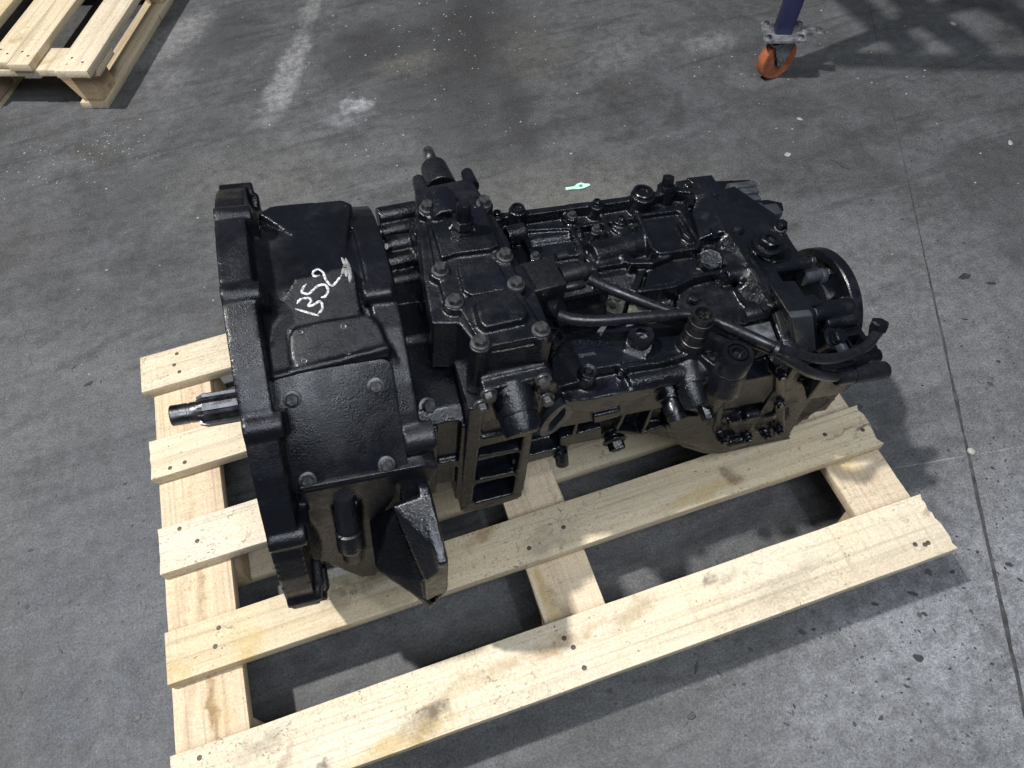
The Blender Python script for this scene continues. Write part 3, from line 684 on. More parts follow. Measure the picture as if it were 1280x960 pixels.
# ---- main case
s = S()
sec0 = [(-0.150, 0.098), (-0.150, -0.06), (-0.10, -0.13), (0.10, -0.13), (0.165, -0.06), (0.168, 0.105), (0.15, 0.116), (-0.02, 0.116), (-0.03, 0.112), (-0.135, 0.110)]
s.xprism(sec0, 0.176, 0.262)
sec1 = [(-0.152, 0.122), (-0.158, 0.112), (-0.158, 0.045), (-0.130, 0.030), (-0.126, -0.068), (-0.08, -0.11), (0.10, -0.12), (0.150, -0.08), (0.168, 0.02), (0.172, 0.108), (0.160, 0.118), (0.03, 0.118), (0.0, 0.106), (-0.02, 0.078), (-0.075, 0.078), (-0.085, 0.122)]
sec2 = [(-0.150, 0.110), (-0.166, 0.090), (-0.166, 0.02), (-0.150, -0.02), (-0.146, -0.085), (-0.10, -0.13), (0.10, -0.13), (0.165, -0.08), (0.182, 0.02), (0.186, 0.108), (0.175, 0.122), (0.03, 0.122), (0.0, 0.116), (-0.03, 0.102), (-0.075, 0.098), (-0.10, 0.112)]
s.xprism(sec1, 0.255, 0.545); s.xprism(sec1, 0.54, 0.60, sec2); s.xprism(sec2, 0.595, 0.668)
# shoulder rising to the rear joint flange
sec3 = [(-0.128, 0.128), (-0.160, 0.110), (-0.172, 0.06), (-0.172, -0.05), (-0.150, -0.12), (-0.09, -0.150), (0.10, -0.15), (0.18, -0.08), (0.190, 0.02), (0.196, 0.120), (0.18, 0.140), (-0.085, 0.140)]
sec3a = [(y*0.97, z-0.014) for y, z in sec3]
s.xprism(sec2, 0.660, 0.700); s.xprism(sec3, 0.697, 0.708)
# rear bulge: round lower end with a rim, flat bottom flange
def ycirc(cu, cv, ru, y, y1, n=48):
    q = T(cu, cv, 'y', y); s.lathe([(0, ru), (y1-y, ru)], (q.x, y, q.z), (0, 1, 0), n)
bl = [(833, 532, -.158), (834, 541, -.158), (842, 551, -.158), (853, 559, -.158), (880, 567, -.158), (900, 568, -.158), (930, 561, -.160), (985, 549, -.160), (1000, 520, -.156), (992, 470, -.138), (900, 462, -.138), (866, 500, -.146)]
s.prism([T(u, v, 'y', y) for u, v, y in bl], (0, 0.15, 0))
s.prism([T(u+4, v-4, 'y', y-0.006) for u, v, y in bl[:8]] + [T(980, 520, 'y', -.164), T(860, 520, 'y', -.164)], (0, 0.10, 0))
s.prism([T(u, v, 'y', y) for u, v, y in [(905, 470, -.140), (935, 466, -.140), (985, 474, -.140), (988, 520, -.168), (975, 538, -.172), (920, 542, -.172), (893, 520, -.166)]], (0, 0.06, 0))
s.prism([T(u, v, 'y', -0.156) for u, v in [(898, 556), (985, 540), (988, 549), (905, 566)]], (0, 0.08, 0))
s.prism([T(u, v, 'y', -0.156) for u, v in [(897, 540), (985, 524), (986, 530), (898, 547)]], (0, 0.08, 0))
# joint ridge, ribs and bosses down the rear wall
s.prism([T(u, v, 'y', -0.174) for u, v in [(970, 462), (983, 458), (981, 540), (969, 547)]], (0, 0.05, 0))
s.prism([T(u, v, 'y', -0.171) for u, v in [(905, 478), (912, 477), (900, 540), (892, 540)]], (0, 0.05, 0))
s.prism([T(u, v, 'y', -0.176) for u, v in [(912, 528), (968, 520), (968, 526), (911, 534)]], (0, 0.05, 0))
for (u, v) in [(976, 470), (975, 505), (974, 538), (904, 550), (935, 548), (958, 544)]:
    q = T(u, v, 'y', -0.178); s.cyl(q, q+Yu*0.03, 0.008, n=16)
# far rail: edge and bosses
s.beam([T(612, 271, 'z', 0.133), T(655, 266, 'z', 0.136), T(720, 257, 'z', 0.136), T(800, 246, 'z', 0.140), T(846, 236, 'z', 0.142), T(884, 239, 'z', 0.142)], 0.012, 0.05)
s.beam([T(612, 271, 'z', 0.133)+Vector((0, .012, -.02)), T(800, 246, 'z', 0.140)+Vector((0, .012, -.02))], 0.02, 0.07)
def ribs(pts, z, w=0.007, h=0.03): s.beam([T(u, v, 'z', z) for u, v in pts], w, h)
ribs([(640, 288), (657, 286), (717, 283), (790, 271), (800, 262)], 0.131)
ribs([(704, 260), (714, 284), (724, 303), (729, 318), (722, 334)], 0.131, 0.0075)
ribs([(748, 255), (760, 286), (770, 303), (783, 326)], 0.131, 0.0075)
ribs([(650, 268), (655, 292), (664, 312), (672, 330)], 0.130, 0.008)
ribs([(640, 300), (655, 298), (664, 315)], 0.128, 0.006)
ribs([(664, 322), (722, 316), (729, 318)], 0.126, 0.009)
ribs([(740, 328), (772, 321), (803, 314), (812, 306)], 0.124, 0.010)
ribs([(737, 322), (742, 312), (760, 302)], 0.126, 0.008)
ribs([(744, 332), (790, 324), (806, 327), (800, 345), (792, 362)], 0.128, 0.010)
ribs([(729, 318), (740, 326), (746, 345), (752, 362)], 0.126, 0.010)
# barrels of the shift rails
def barrel(u0, v0, u1, v1, z, r): s.cyl(T(u0, v0, 'z', z), T(u1, v1, 'z', z), r, n=20)
barrel(738, 322, 806, 305, 0.120, 0.022); barrel(742, 336, 780, 326, 0.112, 0.018)
barrel(660, 305, 725, 296, 0.112, 0.014); barrel(655, 275, 790, 258, 0.112, 0.012)
barrel(668, 335, 735, 322, 0.108, 0.014)
# bosses on the far rail
for (u, v, r, h) in [(647, 262, 0.0130, 0.147), (715, 271, 0.0085, 0.140), (746, 256, 0.011, 0.141), (621, 270, 0.009, 0.137), (776, 283, 0.014, 0.137), (804, 243, 0.0190, 0.150), (775, 275, 0.010, 0.143), (745, 289, 0.008, 0.136), (669, 322, 0.008, 0.13)]:
    q = T(u, v, 'z', h); s.cyl(q-Zu*0.06, q, r*1.12, r, n=24)
# framed rectangular pad
fr = [(798, 268), (850, 261), (875, 303), (870, 309), (825, 315), (818, 310)]
s.prism(TZ(fr, 0.136), (0, 0, -0.05))
ribs(fr+fr[:1], 0.1445, 0.0065, 0.03)
ribs([(850, 278), (857, 292), (863, 297)], 0.146, 0.006)
# curved channel with ring boss between two wavy edges
ribs([(790, 327), (815, 327), (835, 319), (846, 313), (862, 310), (878, 307)], 0.139, 0.008)
ribs([(800, 362), (825, 359), (847, 355), (858, 349), (868, 344), (885, 341), (903, 337)], 0.139, 0.008)
s.prism([T(u, v, 'z', z) for u, v, z in [(850, 360, .121), (868, 348, .123), (905, 340, .124), (922, 366, .124), (950, 388, .124), (935, 405, .118), (880, 405, .114), (846, 385, .114)]], (0, 0, -0.06))
s.prism(TZ([(812, 330), (838, 320), (872, 311), (900, 318), (902, 336), (866, 343), (847, 353), (806, 360)], 0.127), (0, 0, -0.05))
s.cyl(T(887, 327, 'z', 0.09), T(887, 327, 'z', 0.1400), 0.0185, n=28)
# raised wedges of the rear flange with scoops between them for the bolts
for pl in ([(873, 242, .148), (886, 239, .152), (908, 288, .152), (896, 291, .147), (881, 296, .140), (875, 299, .136), (865, 264, .136)],
           [(907, 290, .152), (912, 290, .152), (935, 327, .152), (930, 332, .148), (915, 335, .142), (901, 328, .134), (894, 306, .136)],
           [(936, 333, .152), (943, 335, .152), (969, 380, .152), (954, 385, .144), (928, 374, .130), (919, 360, .130)]):
    s.prism([T(u, v, 'z', z) for u, v, z in pl], (0, 0, -0.06))
for (cu, cv) in [(868, 256), (893, 298), (917, 343)]:
    q = T(cu, cv, 'z', 0.142); s.beam([q+Vector((0.017*math.cos(R(t_)), 0.017*math.sin(R(t_)), 0.0)) for t_ in range(-75, 100, 25)], 0.006, 0.04)
s.beam([T(884, 239, 'z', 0.150), T(968, 382, 'z', 0.150)], 0.010, 0.04)
for (u, v) in [(865, 249), (895, 292), (905, 345)]:
    q = T(u, v, 'z', 0.136); s.cyl(q-Xu*0.0, q+Xu*0.04, 0.012, n=20)
# near strip with the cast numbers
st = [(690, 446), (705, 426), (720, 424), (757, 412), (800, 405), (850, 398), (875, 408), (893, 440), (868, 441), (830, 450), (792, 457), (776, 452), (745, 458), (738, 474), (688, 487)]
s.prism(TZ(st, 0.140), (0, 0, -0.07))
s.beam([T(u, v, 'z', 0.143) for u, v in [(778, 461), (784, 457), (830, 450), (868, 440), (878, 443), (903, 462), (920, 463)]], 0.007, 0.03)
s.beam([T(u, v, 'z', 0.142) for u, v in [(727, 466), (745, 458), (775, 453)]], 0.007, 0.03)
# big fillet roll and pocket under the strip
s.cyl(T(783, 480, 'z', 0.118), T(877, 462, 'z', 0.118), 0.014, n=24)
s.prism(TZ([(742, 474), (773, 466), (780, 480), (743, 489)], 0.118), (0, 0, -0.03))
s.beam([T(744, 488, 'z', 0.121), T(781, 480, 'z', 0.121)], 0.006, 0.03)
s.cyl(T(705, 494, 'z', 0.110), T(726, 489, 'z', 0.110), 0.010, n=16)
# side wall panels: drop face, lower rails, ribs
s.prism([T(u, v, 'y', -0.170) for u, v in [(705, 502), (743, 498), (782, 490), (822, 484), (818, 492), (772, 508), (741, 516), (718, 514)]], (0, 0.05, 0))
s.prism([T(u, v, 'y', -0.166) for u, v in [(742, 521), (776, 513), (776, 521), (743, 530)]], (0, 0.05, 0))
s.prism([T(u, v, 'y', -0.152) for u, v in [(700, 548), (752, 534), (752, 546), (700, 560)]], (0, 0.06, 0))
s.prism([T(u, v, 'y', -0.152) for u, v in [(640, 575), (700, 560), (700, 568), (640, 584)]], (0, 0.06, 0))
def yrib(pts, y, w, h): s.beam([T(u, v, 'y', y) for u, v in pts], w, h, up=(0, -1, 0))
yrib([(790, 500), (772, 536)], -0.150, 0.006, 0.05); yrib([(818, 506), (803, 543)], -0.150, 0.006, 0.05); yrib([(726, 515), (716, 548), (700, 575)], -0.152, 0.006, 0.05)
yrib([(772, 540), (803, 543), (835, 532)], -0.146, 0.008, 0.05)
# upright bosses along the near edge
s.cyl(T(735, 467, 'z', 0.145)-Zu*0.085, T(735, 467, 'z', 0.145), 0.0125, 0.0115, n=24)
s.cyl(T(798, 432, 'z', 0.10), T(798, 432, 'z', 0.150), 0.022, 0.018, n=28)
s.cyl(Vector((0.556, -0.130, 0.10)), Vector((0.556, -0.128, 0.150)), 0.024, 0.018, n=28)
s.cyl(Vector((0.594, -0.176, 0.100)), Vector((0.594, -0.172, 0.140)), 0.0255, 0.023, n=28); s.cyl(Vector((0.600, -0.160, 0.04)), Vector((0.594, -0.172, 0.120)), 0.020, 0.024, n=28)
# bosses of the side plugs, lower lugs
for (u, v, r) in [(838, 504, 0.017), (864, 486, 0.021), (881, 509, 0.013)]:
    q = T(u, v, 'y', -0.172); s.cyl(q+Vector((0, 0.05, 0.02)), q+Vector((0, 0.004, 0.002)), r, n=24)
q = T(768, 547, 'y', -0.135); s.cyl(q+Yu*0.04, q-Yu*0.004, 0.016, n=24)
q = T(701, 562, 'y', -0.150); s.cyl(q+Yu*0.03+Zu*0.02, q-Yu*0.004-Zu*0.016, 0.010, n=20)
for (u, v, L) in [(930, 520, 0.024), (909, 553, 0.03)]:
    q = T(u, v, 'y', -0.173); s.cyl(q, q+Xu*L, 0.0085, n=18)
# front strip by the bell housing and posts (deep square windows in the side)
s.beam([T(541, 516, 'z', 0.104), T(612, 503, 'z', 0.104)], 0.012, 0.02)
s.box(0.196, 0.212, -0.158, -0.10, -0.07, 0.095); s.box(0.240, 0.262, -0.160, -0.10, -0.10, 0.098); s.box(0.19, 0.262, -0.158, -0.10, -0.005, 0.012)
# power take-off face: open frame with shelves
def yq(pts, y, d=0.05): s.prism([T(u, v, 'y', y) for u, v in pts], (0, d, 0))
yq([(586, 512), (606, 508), (590, 632), (576, 640)], -0.164, 0.09); yq([(655, 545), (667, 540), (655, 612), (648, 625), (640, 622)], -0.164, 0.09)
yq([(604, 548), (662, 536), (660, 545), (600, 560)], -0.164, 0.09); yq([(594, 572), (654, 561), (653, 565), (593, 576)], -0.160, 0.08)
yq([(590, 602), (650, 589), (650, 593), (589, 607)], -0.160, 0.08); yq([(578, 634), (600, 628), (640, 618), (650, 616), (648, 624), (615, 634), (580, 641)], -0.164, 0.09)
s.box(0.262, 0.372, -0.10, 0.05, -0.17, 0.05)
for (u, v) in [(593, 604), (650, 588), (597, 544), (655, 540), (648, 620), (582, 636), (614, 632), (588, 630)]:
    q = T(u, v, 'y', -0.1645); s.cyl(q, q+Yu*0.03, 0.0065, n=14)
case = gcast(s, 'main_case', PAINT_WET, vox=0.0018, it=2)

# ---- rear housing
s = S()
sec4 = [(-0.085, 0.142), (-0.130, 0.128), (-0.168, 0.10), (-0.172, -0.04), (-0.14, -0.115), (-0.09, -0.145), (0.10, -0.145), (0.18, -0.08), (0.19, 0.02), (0.196, 0.120), (0.18, 0.142)]
s.xprism(sec4, 0.708, 0.722)
s.xprism([(y*0.95, z-0.004) for y, z in sec4], 0.718, 0.745)
top = [(884, 240), (903, 232), (918, 226), (926, 246), (968, 264), (984, 298), (1004, 320), (1013, 322), (1012, 329), (955, 338), (984, 384), (968, 384)]
s.prism(TZ([(900, 250), (965, 268), (984, 298), (1002, 318), (1012, 323), (956, 337), (930, 320)], 0.131), (0, 0, -0.13))
s.prism(TZ([(888, 240), (918, 232), (968, 266), (1000, 318), (955, 337), (982, 385), (968, 382)], 0.126), (0, 0, -0.2))
s.cyl(T(957, 339, 'z', 0.130), T(1011, 328, 'z', 0.130), 0.009, n=20)
# recessed near panel, lower deck
s.box(0.735, 0.800, -0.090, 0.12, -0.12, 0.085); s.box(0.80, 0.83, -0.085, 0.10, -0.11, 0.05)
s.prism([T(u, v, 'y', -0.135) for u, v in [(986, 393), (1020, 391), (1024, 440), (992, 446)]], (0, 0.06, 0))
s.box(0.735, 0.800, -0.160, -0.02, -0.11, 0.050); s.box(0.735, 0.84, -0.150, 0.02, -0.10, -0.02)
s.beam([T(980, 384, 'z', 0.135), T(1004, 377, 'z', 0.130), T(1020, 373, 'z', 0.125)], 0.020, 0.03)
s.cyl((0.78, 0, 0.0), (0.872, 0, 0.0), 0.062, 0.052, n=40); s.cyl((0.79, 0, 0.0), (0.862, 0, 0.0), 0.082, 0.074, n=44)
# far blocks
s.prism(TZ([(845, 226), (884, 219), (893, 226), (892, 246), (866, 250), (850, 242)], 0.128), (0, 0, -0.07))
s.prism(TZ([(858, 222), (890, 218), (897, 228), (903, 246), (888, 247)], 0.140), (0, 0, -0.05))
s.prism(TZ([(893, 226), (938, 224), (942, 246), (905, 252)], 0.095), (0, 0, -0.06))
s.prism(TZ([(912, 254), (958, 249), (978, 253), (980, 262), (965, 270), (925, 275)], 0.118), (0, 0, -0.06))
# round boss of the big plug
s.lathe([(-0.04, 0.036), (-0.006, 0.030), (0.000, 0.0265), (0.016, 0.0235), (0.017, 0.0225), (0.017, 0.0005)], T(959, 311, 'z', 0.137), (0, 0, 1), 36)
s.cyl(T(976, 283, 'z', 0.13)-Zu*0.03, T(976, 283, 'z', 0.139), 0.011, n=18)
# horizontal rough cylinders on the near side
s.cyl(T(1012, 393, 'z', 0.105), T(1062, 383, 'z', 0.105), 0.0150, n=22); s.cyl(T(1030, 405, 'z', 0.095), T(1070, 399, 'z', 0.095), 0.0100, n=18)
s.box(0.80, 0.865, -0.150, -0.075, -0.08, 0.085)
rear = gcast(s, 'rear_housing', PAINT_WET, vox=0.0018, it=2)
# ---- shift tower
s = S(); zt = 0.212
out = [(519, 240), (590, 225), (600, 240), (636, 300), (640, 318), (660, 342), (692, 418), (690, 428), (606, 443), (596, 432), (574, 404), (540, 404), (530, 350), (521, 262)]
s.prism(TZ(out, zt), (0, 0, -0.085))
s.prism(TZ([(575, 402), (660, 342), (692, 418), (606, 443)], zt), (0, 0, -0.11))
# lid plate raised panel and dome cover
s.prism(TZ([(531, 262), (604, 250), (634, 318), (650, 352), (640, 360), (574, 374), (555, 372), (545, 338)], zt+0.008), (0, 0, -0.03))
s.prism(TZ([(572, 332), (612, 322), (620, 327), (637, 356), (630, 362), (590, 369), (580, 364)], zt+0.0125), (0, 0, -0.03))
for (u, v) in [(534, 262), (605, 255), (630, 320), (550, 340), (568, 378), (645, 356), (676, 414), (600, 430)]:
    q = T(u, v, 'z', zt+0.010); s.cyl(q-Zu*0.08, q, 0.0125, n=22)
s.prism(TZ([(540, 280), (604, 255), (624, 306), (612, 311), (570, 316), (552, 322)], zt+0.0165), (0, 0, -0.03))
# far end: bearing cap, ears, yoke
s.prism(TZ([(518, 236), (590, 222), (592, 232), (521, 246)], zt-0.004), (0, 0, -0.075))
for (u, v) in [(525, 232), (586, 223)]:
    q = T(u, v, 'z', zt-0.016); s.cyl(q-Yu*0.02, q+Yu*0.014, 0.0110, 0.0085, n=20)
s.cyl(T(552, 238, 'z', 0.180), T(552, 238, 'z', 0.180)+Yu*0.052, 0.024, 0.019, n=28)
s.cyl(T(553, 260, 'z', zt+0.002)-Yu*0.03, T(548, 248, 'z', zt+0.002), 0.022, n=24)
# boss behind the tall plug
s.cyl(T(578, 292, 'z', zt-0.02), T(578, 292, 'z', zt+0.013), 0.021, 0.018, n=28)
# side stubs towards the bell
for (u0, v0, u1, v1, z, r) in [(472, 272, 520, 263, 0.130, 0.0145), (476, 292, 522, 282, 0.120, 0.011), (482, 308, 540, 299, 0.132, 0.014), (484, 331, 530, 320, 0.120, 0.015), (490, 353, 540, 343, 0.112, 0.013), (495, 372, 530, 366, 0.104, 0.012)]:
    s.cyl(T(u0, v0, 'z', z), T(u1, v1, 'z', z), r, n=20)
s.cyl(T(516, 300, 'z', 0.150), T(534, 296, 'z', 0.150), 0.016, n=24)
s.cyl(T(632, 295, 'z', 0.150), T(655, 289, 'z', 0.150), 0.013, n=22)
s.cyl(T(524, 388, 'z', 0.140), T(552, 382, 'z', 0.140), 0.010, n=18)
# square sockets between the tower and the bell
for (u, v, z) in [(507, 372, 0.118), (513, 396, 0.112), (519, 423, 0.108)]:
    q = T(u, v, 'z', z); s.box(q.x-0.019, q.x+0.019, q.y-0.011, q.y+0.011, q.z-0.05, q.z)
# near face: openings and front flange
tower = gcast(s, 'shift_tower', PAINT_MID, vox=0.0017, it=2)
s = S()
s.prism(TZ([(572, 381), (578, 373), (641, 358), (648, 361), (679, 412), (676, 420), (609, 434), (600, 428)], zt+0.0115), (0, 0, -0.012))
dm0 = TZ([(589, 384), (642, 369), (662, 396), (658, 407), (604, 419), (596, 412)], zt+0.010); cz = sum(dm0, Vector())/6
dm1 = [cz + (p-cz)*0.86 + Zu*0.011 for p in dm0]
a = [s.bm.verts.new(p) for p in dm0]; b = [s.bm.verts.new(p) for p in dm1]; fs = [s.bm.faces.new(a), s.bm.faces.new(b[::-1])]
for i in range(6): fs.append(s.bm.faces.new((a[(i+1) % 6], a[i], b[i], b[(i+1) % 6])))
bmesh.ops.recalc_face_normals(s.bm, faces=fs)
for (u, v) in [(568, 378), (645, 356), (676, 414), (600, 430)]:
    q = T(u, v, 'z', zt+0.0115); s.cyl(q-Zu*0.012, q, 0.0125, n=22)
dome = gcast(s, 'tower_cover', PAINT_MID, vox=0.0015, it=4)
for (u, v) in [(568, 378), (645, 356), (676, 413), (600, 429)]: bolt(T(u, v, 'z', zt+0.0112), Zu, 0.0082, 0.0072, True, PAINT_SMOOTH, dome)
for (u, v) in [(534, 261), (605, 255), (631, 321), (550, 339)]: bolt(T(u, v, 'z', zt+0.0095), Zu, 0.0078, 0.0085, True, PAINT_SMOOTH)
# tall plug
s = S(); q = T(578, 291, 'z', zt+0.012)
s.lathe([(-0.003, 0.0150), (0.008, 0.0150), (0.009, 0.0125)], q, Zu, 6); s.lathe([(0.008, 0.0105), (0.014, 0.0105)], q, Zu, 24); s.lathe([(0.013, 0.0138), (0.024, 0.0138), (0.0245, 0.0105)], q, Zu, 6)
s.lathe([(0.022, 0.0102), (0.031, 0.0098), (0.034, 0.0092), (0.046, 0.0088), (0.048, 0.007), (0.048, 0.0004)], q, Zu, 24)
gout(s, 'pressure_switch', PAINT_SMOOTH)
# far shaft stub
s = S(); q = T(552, 238, 'z', 0.180)+Yu*0.045
s.cyl(q, q+Yu*0.020, 0.0105, n=24); s.cyl(q+Yu*0.019, q+Yu*0.046, 0.0085, n=24, bev=0.0015); gout(s, 'shift_shaft', STEEL)
# near front flange with round cap
s = S(); f0 = [T(u, v, 'y', -0.170) for u, v in [(598, 488), (688, 466), (694, 476), (690, 496), (672, 500), (602, 512)]]
s.prism([T(u, v, 'z', 0.172) for u, v in [(599, 470), (683, 452), (692, 468), (604, 489)]], (0, 0, -0.070))
s.prism([T(u, v, 'z', 0.176) for u, v in [(597, 464), (681, 446), (684, 454), (600, 473)]], (0, 0, -0.080))
for (u, v) in [(614, 500), (683, 484)]:
    q = T(u, v, 'y', -0.163); s.cyl(q+Yu*0.03, q-Yu*0.002, 0.014, n=20)
fl = gcast(s, 'front_flange', PAINT_WET, vox=0.0020, it=3)
for (u, v) in [(611, 492), (679, 474), (602, 506), (683, 497)]: bolt(T(u, v, 'y', -0.1655), -Yu, 0.0075, 0.008, True, PAINT_SMOOTH, fl)
s = S(); c0 = T(642, 500, 'y', -0.163); ax = (T(655, 544, 'y', -0.203)-c0).normalized(); Lc = (T(655, 544, 'y', -0.203)-c0).length
s.lathe([(-0.02, 0.0270), (0.014, 0.0270), (0.018, 0.0258), (0.0185, 0.0245), (Lc-0.008, 0.0236), (Lc-0.002, 0.0212), (Lc, 0.017), (Lc, 0.0005)], c0, ax, 40)
gout(s, 'cylinder_cap', PAINT_MID)
# two dark openings with lips in the near face of the tower
for (u, v) in [(621, 444), (652, 437)]:
    q = T(u, v, 'z', 0.188); s = S(); s.lathe([(0, 0.0105), (0.010, 0.0105), (0.0105, 0.0085), (0.005, 0.0070), (0.004, 0.0004)], q+Yu*0.006-Zu*0.004, (0, -0.95, -0.3), 6); gout(s, 'plug', PAINT_WET)
# connector block to the right of the tower
s = S(); cb = TZ([(641, 331), (694, 318), (697, 333), (710, 354), (664, 366), (650, 352)], 0.196); s.prism(cb, (0, 0, -0.040))
es = [e for e in s.bm.edges]; bmesh.ops.bevel(s.bm, geom=es, offset=0.003, segments=3, profile=0.5, affect='EDGES')
conn = gout(s, 'solenoid_valve', PLASTIC)
s = S(); k0, k1 = T(700, 346, 'z', 0.180), T(734, 338, 'z', 0.180); ka = (k1-k0).normalized()
s.lathe([(0, 0.0125), (0.026, 0.0128), (0.0265, 0.0150), (0.034, 0.0150), (0.0345, 0.0115), (0.042, 0.0105), (0.043, 0.006)], k0, ka, 28); gout(s, 'cable_plug', PLASTIC, conn)
s = S(); s.cyl(T(706, 360, 'z', 0.176), T(730, 355, 'z', 0.176), 0.0062, n=16, bev=0.001); gout(s, 'pin', PLASTIC, conn)
s = S(); s.cyl(T(695, 322, 'z', 0.185), T(708, 319, 'z', 0.185), 0.006, n=14); gout(s, 'pin', PLASTIC, conn)

# ---- shafts
s = S(); s.lathe([(-0.118, 0.0005), (-0.118, 0.0125), (-0.1165, 0.0142), (-0.096, 0.0142), (-0.0955, 0.0135), (-0.0925, 0.0135), (-0.092, 0.0142), (-0.084, 0.0142), (-0.083, 0.0150), (-0.081, 0.0150), (0.17, 0.0185)], (0, 0, 0), Xu, 32)
ish = gout(s, 'input_shaft', STEEL_SHAFT)
s = S(); prof = []; nt = 10
for k in range(nt):
    for f, rr in ((0.0, 0.0182), (0.12, 0.0232), (0.50, 0.0232), (0.62, 0.0182)):
        a = 2*math.pi*(k+f)/nt; prof.append((rr*math.cos(a), rr*math.sin(a)))
s.xprism([(y*0.86, z*0.86) for y, z in prof], -0.082, -0.074, prof); s.xprism(prof, -0.0745, 0.09)
gout(s, 'splines', STEEL_SHAFT, ish, 25)
s = S(); shell(s, [ringsec(0.884, 0.098, 72), ringsec(0.886, 0.100, 72), ringsec(0.902, 0.100, 72), ringsec(0.904, 0.098, 72), ringsec(0.904, 0.03, 72), ringsec(0.893, 0.03, 72), ringsec(0.893, 0.084, 72), ringsec(0.884, 0.087, 72)])
flg = gout(s, 'output_flange', PAINT_SMOOTH)
s = S(); s.lathe([(0.84, 0.055), (0.872, 0.050), (0.876, 0.044), (0.896, 0.044)], (0, 0, 0), Xu, 40); gout(s, 'flange_hub', PAINT_GREY, flg)
for k in range(8):
    a = 45*k+12; q = ang_pt(0.071, a, 0.893); bolt(q, -Xu, 0.0075, 0.006, False, PAINT_SMOOTH, flg)
s = S(); s.lathe([(0.852, 0.050), (0.853, 0.057), (0.862, 0.057), (0.863, 0.050)], (0, 0, 0), Xu, 48); gout(s, 'seal_ring', PALE)

# ---- cast-on numbers of the near strip
def text(body, p0, p1, h, mat, name, parent, z):
    cu = bpy.data.curves.new('t', 'FONT'); cu.body = body; cu.size = h; cu.extrude = 0.0007; cu.bevel_depth = 0.0003; cu.resolution_u = 2
    o = bpy.data.objects.new('t', cu); COL.objects.link(o)
    dg = bpy.context.evaluated_depsgraph_get(); me = bpy.data.meshes.new_from_object(o.evaluated_get(dg)); bpy.data.objects.remove(o); bpy.data.curves.remove(cu)
    d = (p1-p0); w = max(v.co.x for v in me.vertices) - min(v.co.x for v in me.vertices)
    ax = d.normalized(); ay = Zu.cross(ax)
    k = d.length/w
    M = Matrix((ax*k, ay, Zu)).transposed().to_4x4(); M.translation = p0-GB
    me.transform(M); me.name = name; me.materials.clear()
    for p in me.polygons: p.use_smooth = False
    return link(name, me, mat, parent)
text('12\u00b7203\u00b75', T(717, 436, 'z', 0.1402), T(762, 428, 'z', 0.1402), 0.017, PAINT_SMOOTH, 'cast_number', case, 0.14)
text('ZJM1BAL', T(724, 447, 'z', 0.1402), T(746, 443, 'z', 0.1402), 0.0065, PAINT_GREY, 'stamped_number', case, 0.14)
s = S(); s.beam([T(706, 440, 'z', 0.142), T(765, 430, 'z', 0.142)], 0.002, 0.004); gout(s, 'cast_rib', PAINT_SMOOTH, case)

# ---- 1352 in white marker on the bell housing
bv = tree(bell)
strokes = [[(369, 386), (384, 390.5), (399, 395)],
           [(371, 380), (375, 374), (386, 372), (390, 376), (384, 383), (391, 382), (399, 376), (403, 379), (403, 387), (397, 393)],
           [(383, 355), (378, 361), (377, 366), (385, 368), (389, 365), (397, 357), (407, 355), (411, 363), (407, 371), (401, 372)],
           [(400, 344), (393, 346), (390, 341), (397, 335.5), (404, 340), (406, 347.5), (411, 355), (416, 357.5), (421, 352), (427, 344)]]
def ribbon(px, wd, name, lift=0.0006):
    # resample, lay on the surface
    dense = []
    for (a, b) in zip(px, px[1:]):
        for k in range(4): dense.append((a[0]+(b[0]-a[0])*k/4, a[1]+(b[1]-a[1])*k/4))
    dense.append(px[-1])
    for _ in range(2): dense = [dense[0]] + [((a[0]+2*b[0]+c[0])/4, (a[1]+2*b[1]+c[1])/4) for a, b, c in zip(dense, dense[1:], dense[2:])] + [dense[-1]]
    pts = [hit(bv, u, v) for u, v in dense]; pts = [p for p in pts if p[0] is not None]
    s = S(); rw = []
    for i, (p, nn) in enumerate(pts):
        d = (pts[min(i+1, len(pts)-1)][0]-pts[max(i-1, 0)][0]).normalized(); sd = d.cross(nn).normalized()
        w = wd*(0.85+0.45*mnoise.noise(Vector((i*0.7, px[0][0], 0)))) * (min(1, 0.35+i*0.3, 0.35+(len(pts)-1-i)*0.3))
        rw.append([s.bm.verts.new(p+nn*lift*0.2-sd*w), s.bm.verts.new(p+nn*lift-sd*w*0.6), s.bm.verts.new(p+nn*lift+sd*w*0.6), s.bm.verts.new(p+nn*lift*0.2+sd*w)])
    for A, B in zip(rw, rw[1:]):
        for k in range(3): s.bm.faces.new((A[k], A[k+1], B[k+1], B[k]))
    bmesh.ops.recalc_face_normals(s.bm, faces=s.bm.faces)
    return gout(s, name, MARKER if name == 'painted_digit' else SMEAR, bell, 180)
for st_ in strokes: ribbon(st_, 0.0016, 'painted_digit')
for q_ in ([(427, 322), (431, 329), (433, 338), (433, 346)], [(432, 323), (436, 333), (438, 344), (437, 353)], [(427, 343), (430, 337), (431, 330)]): ribbon(q_, 0.0024, 'paint_smear')

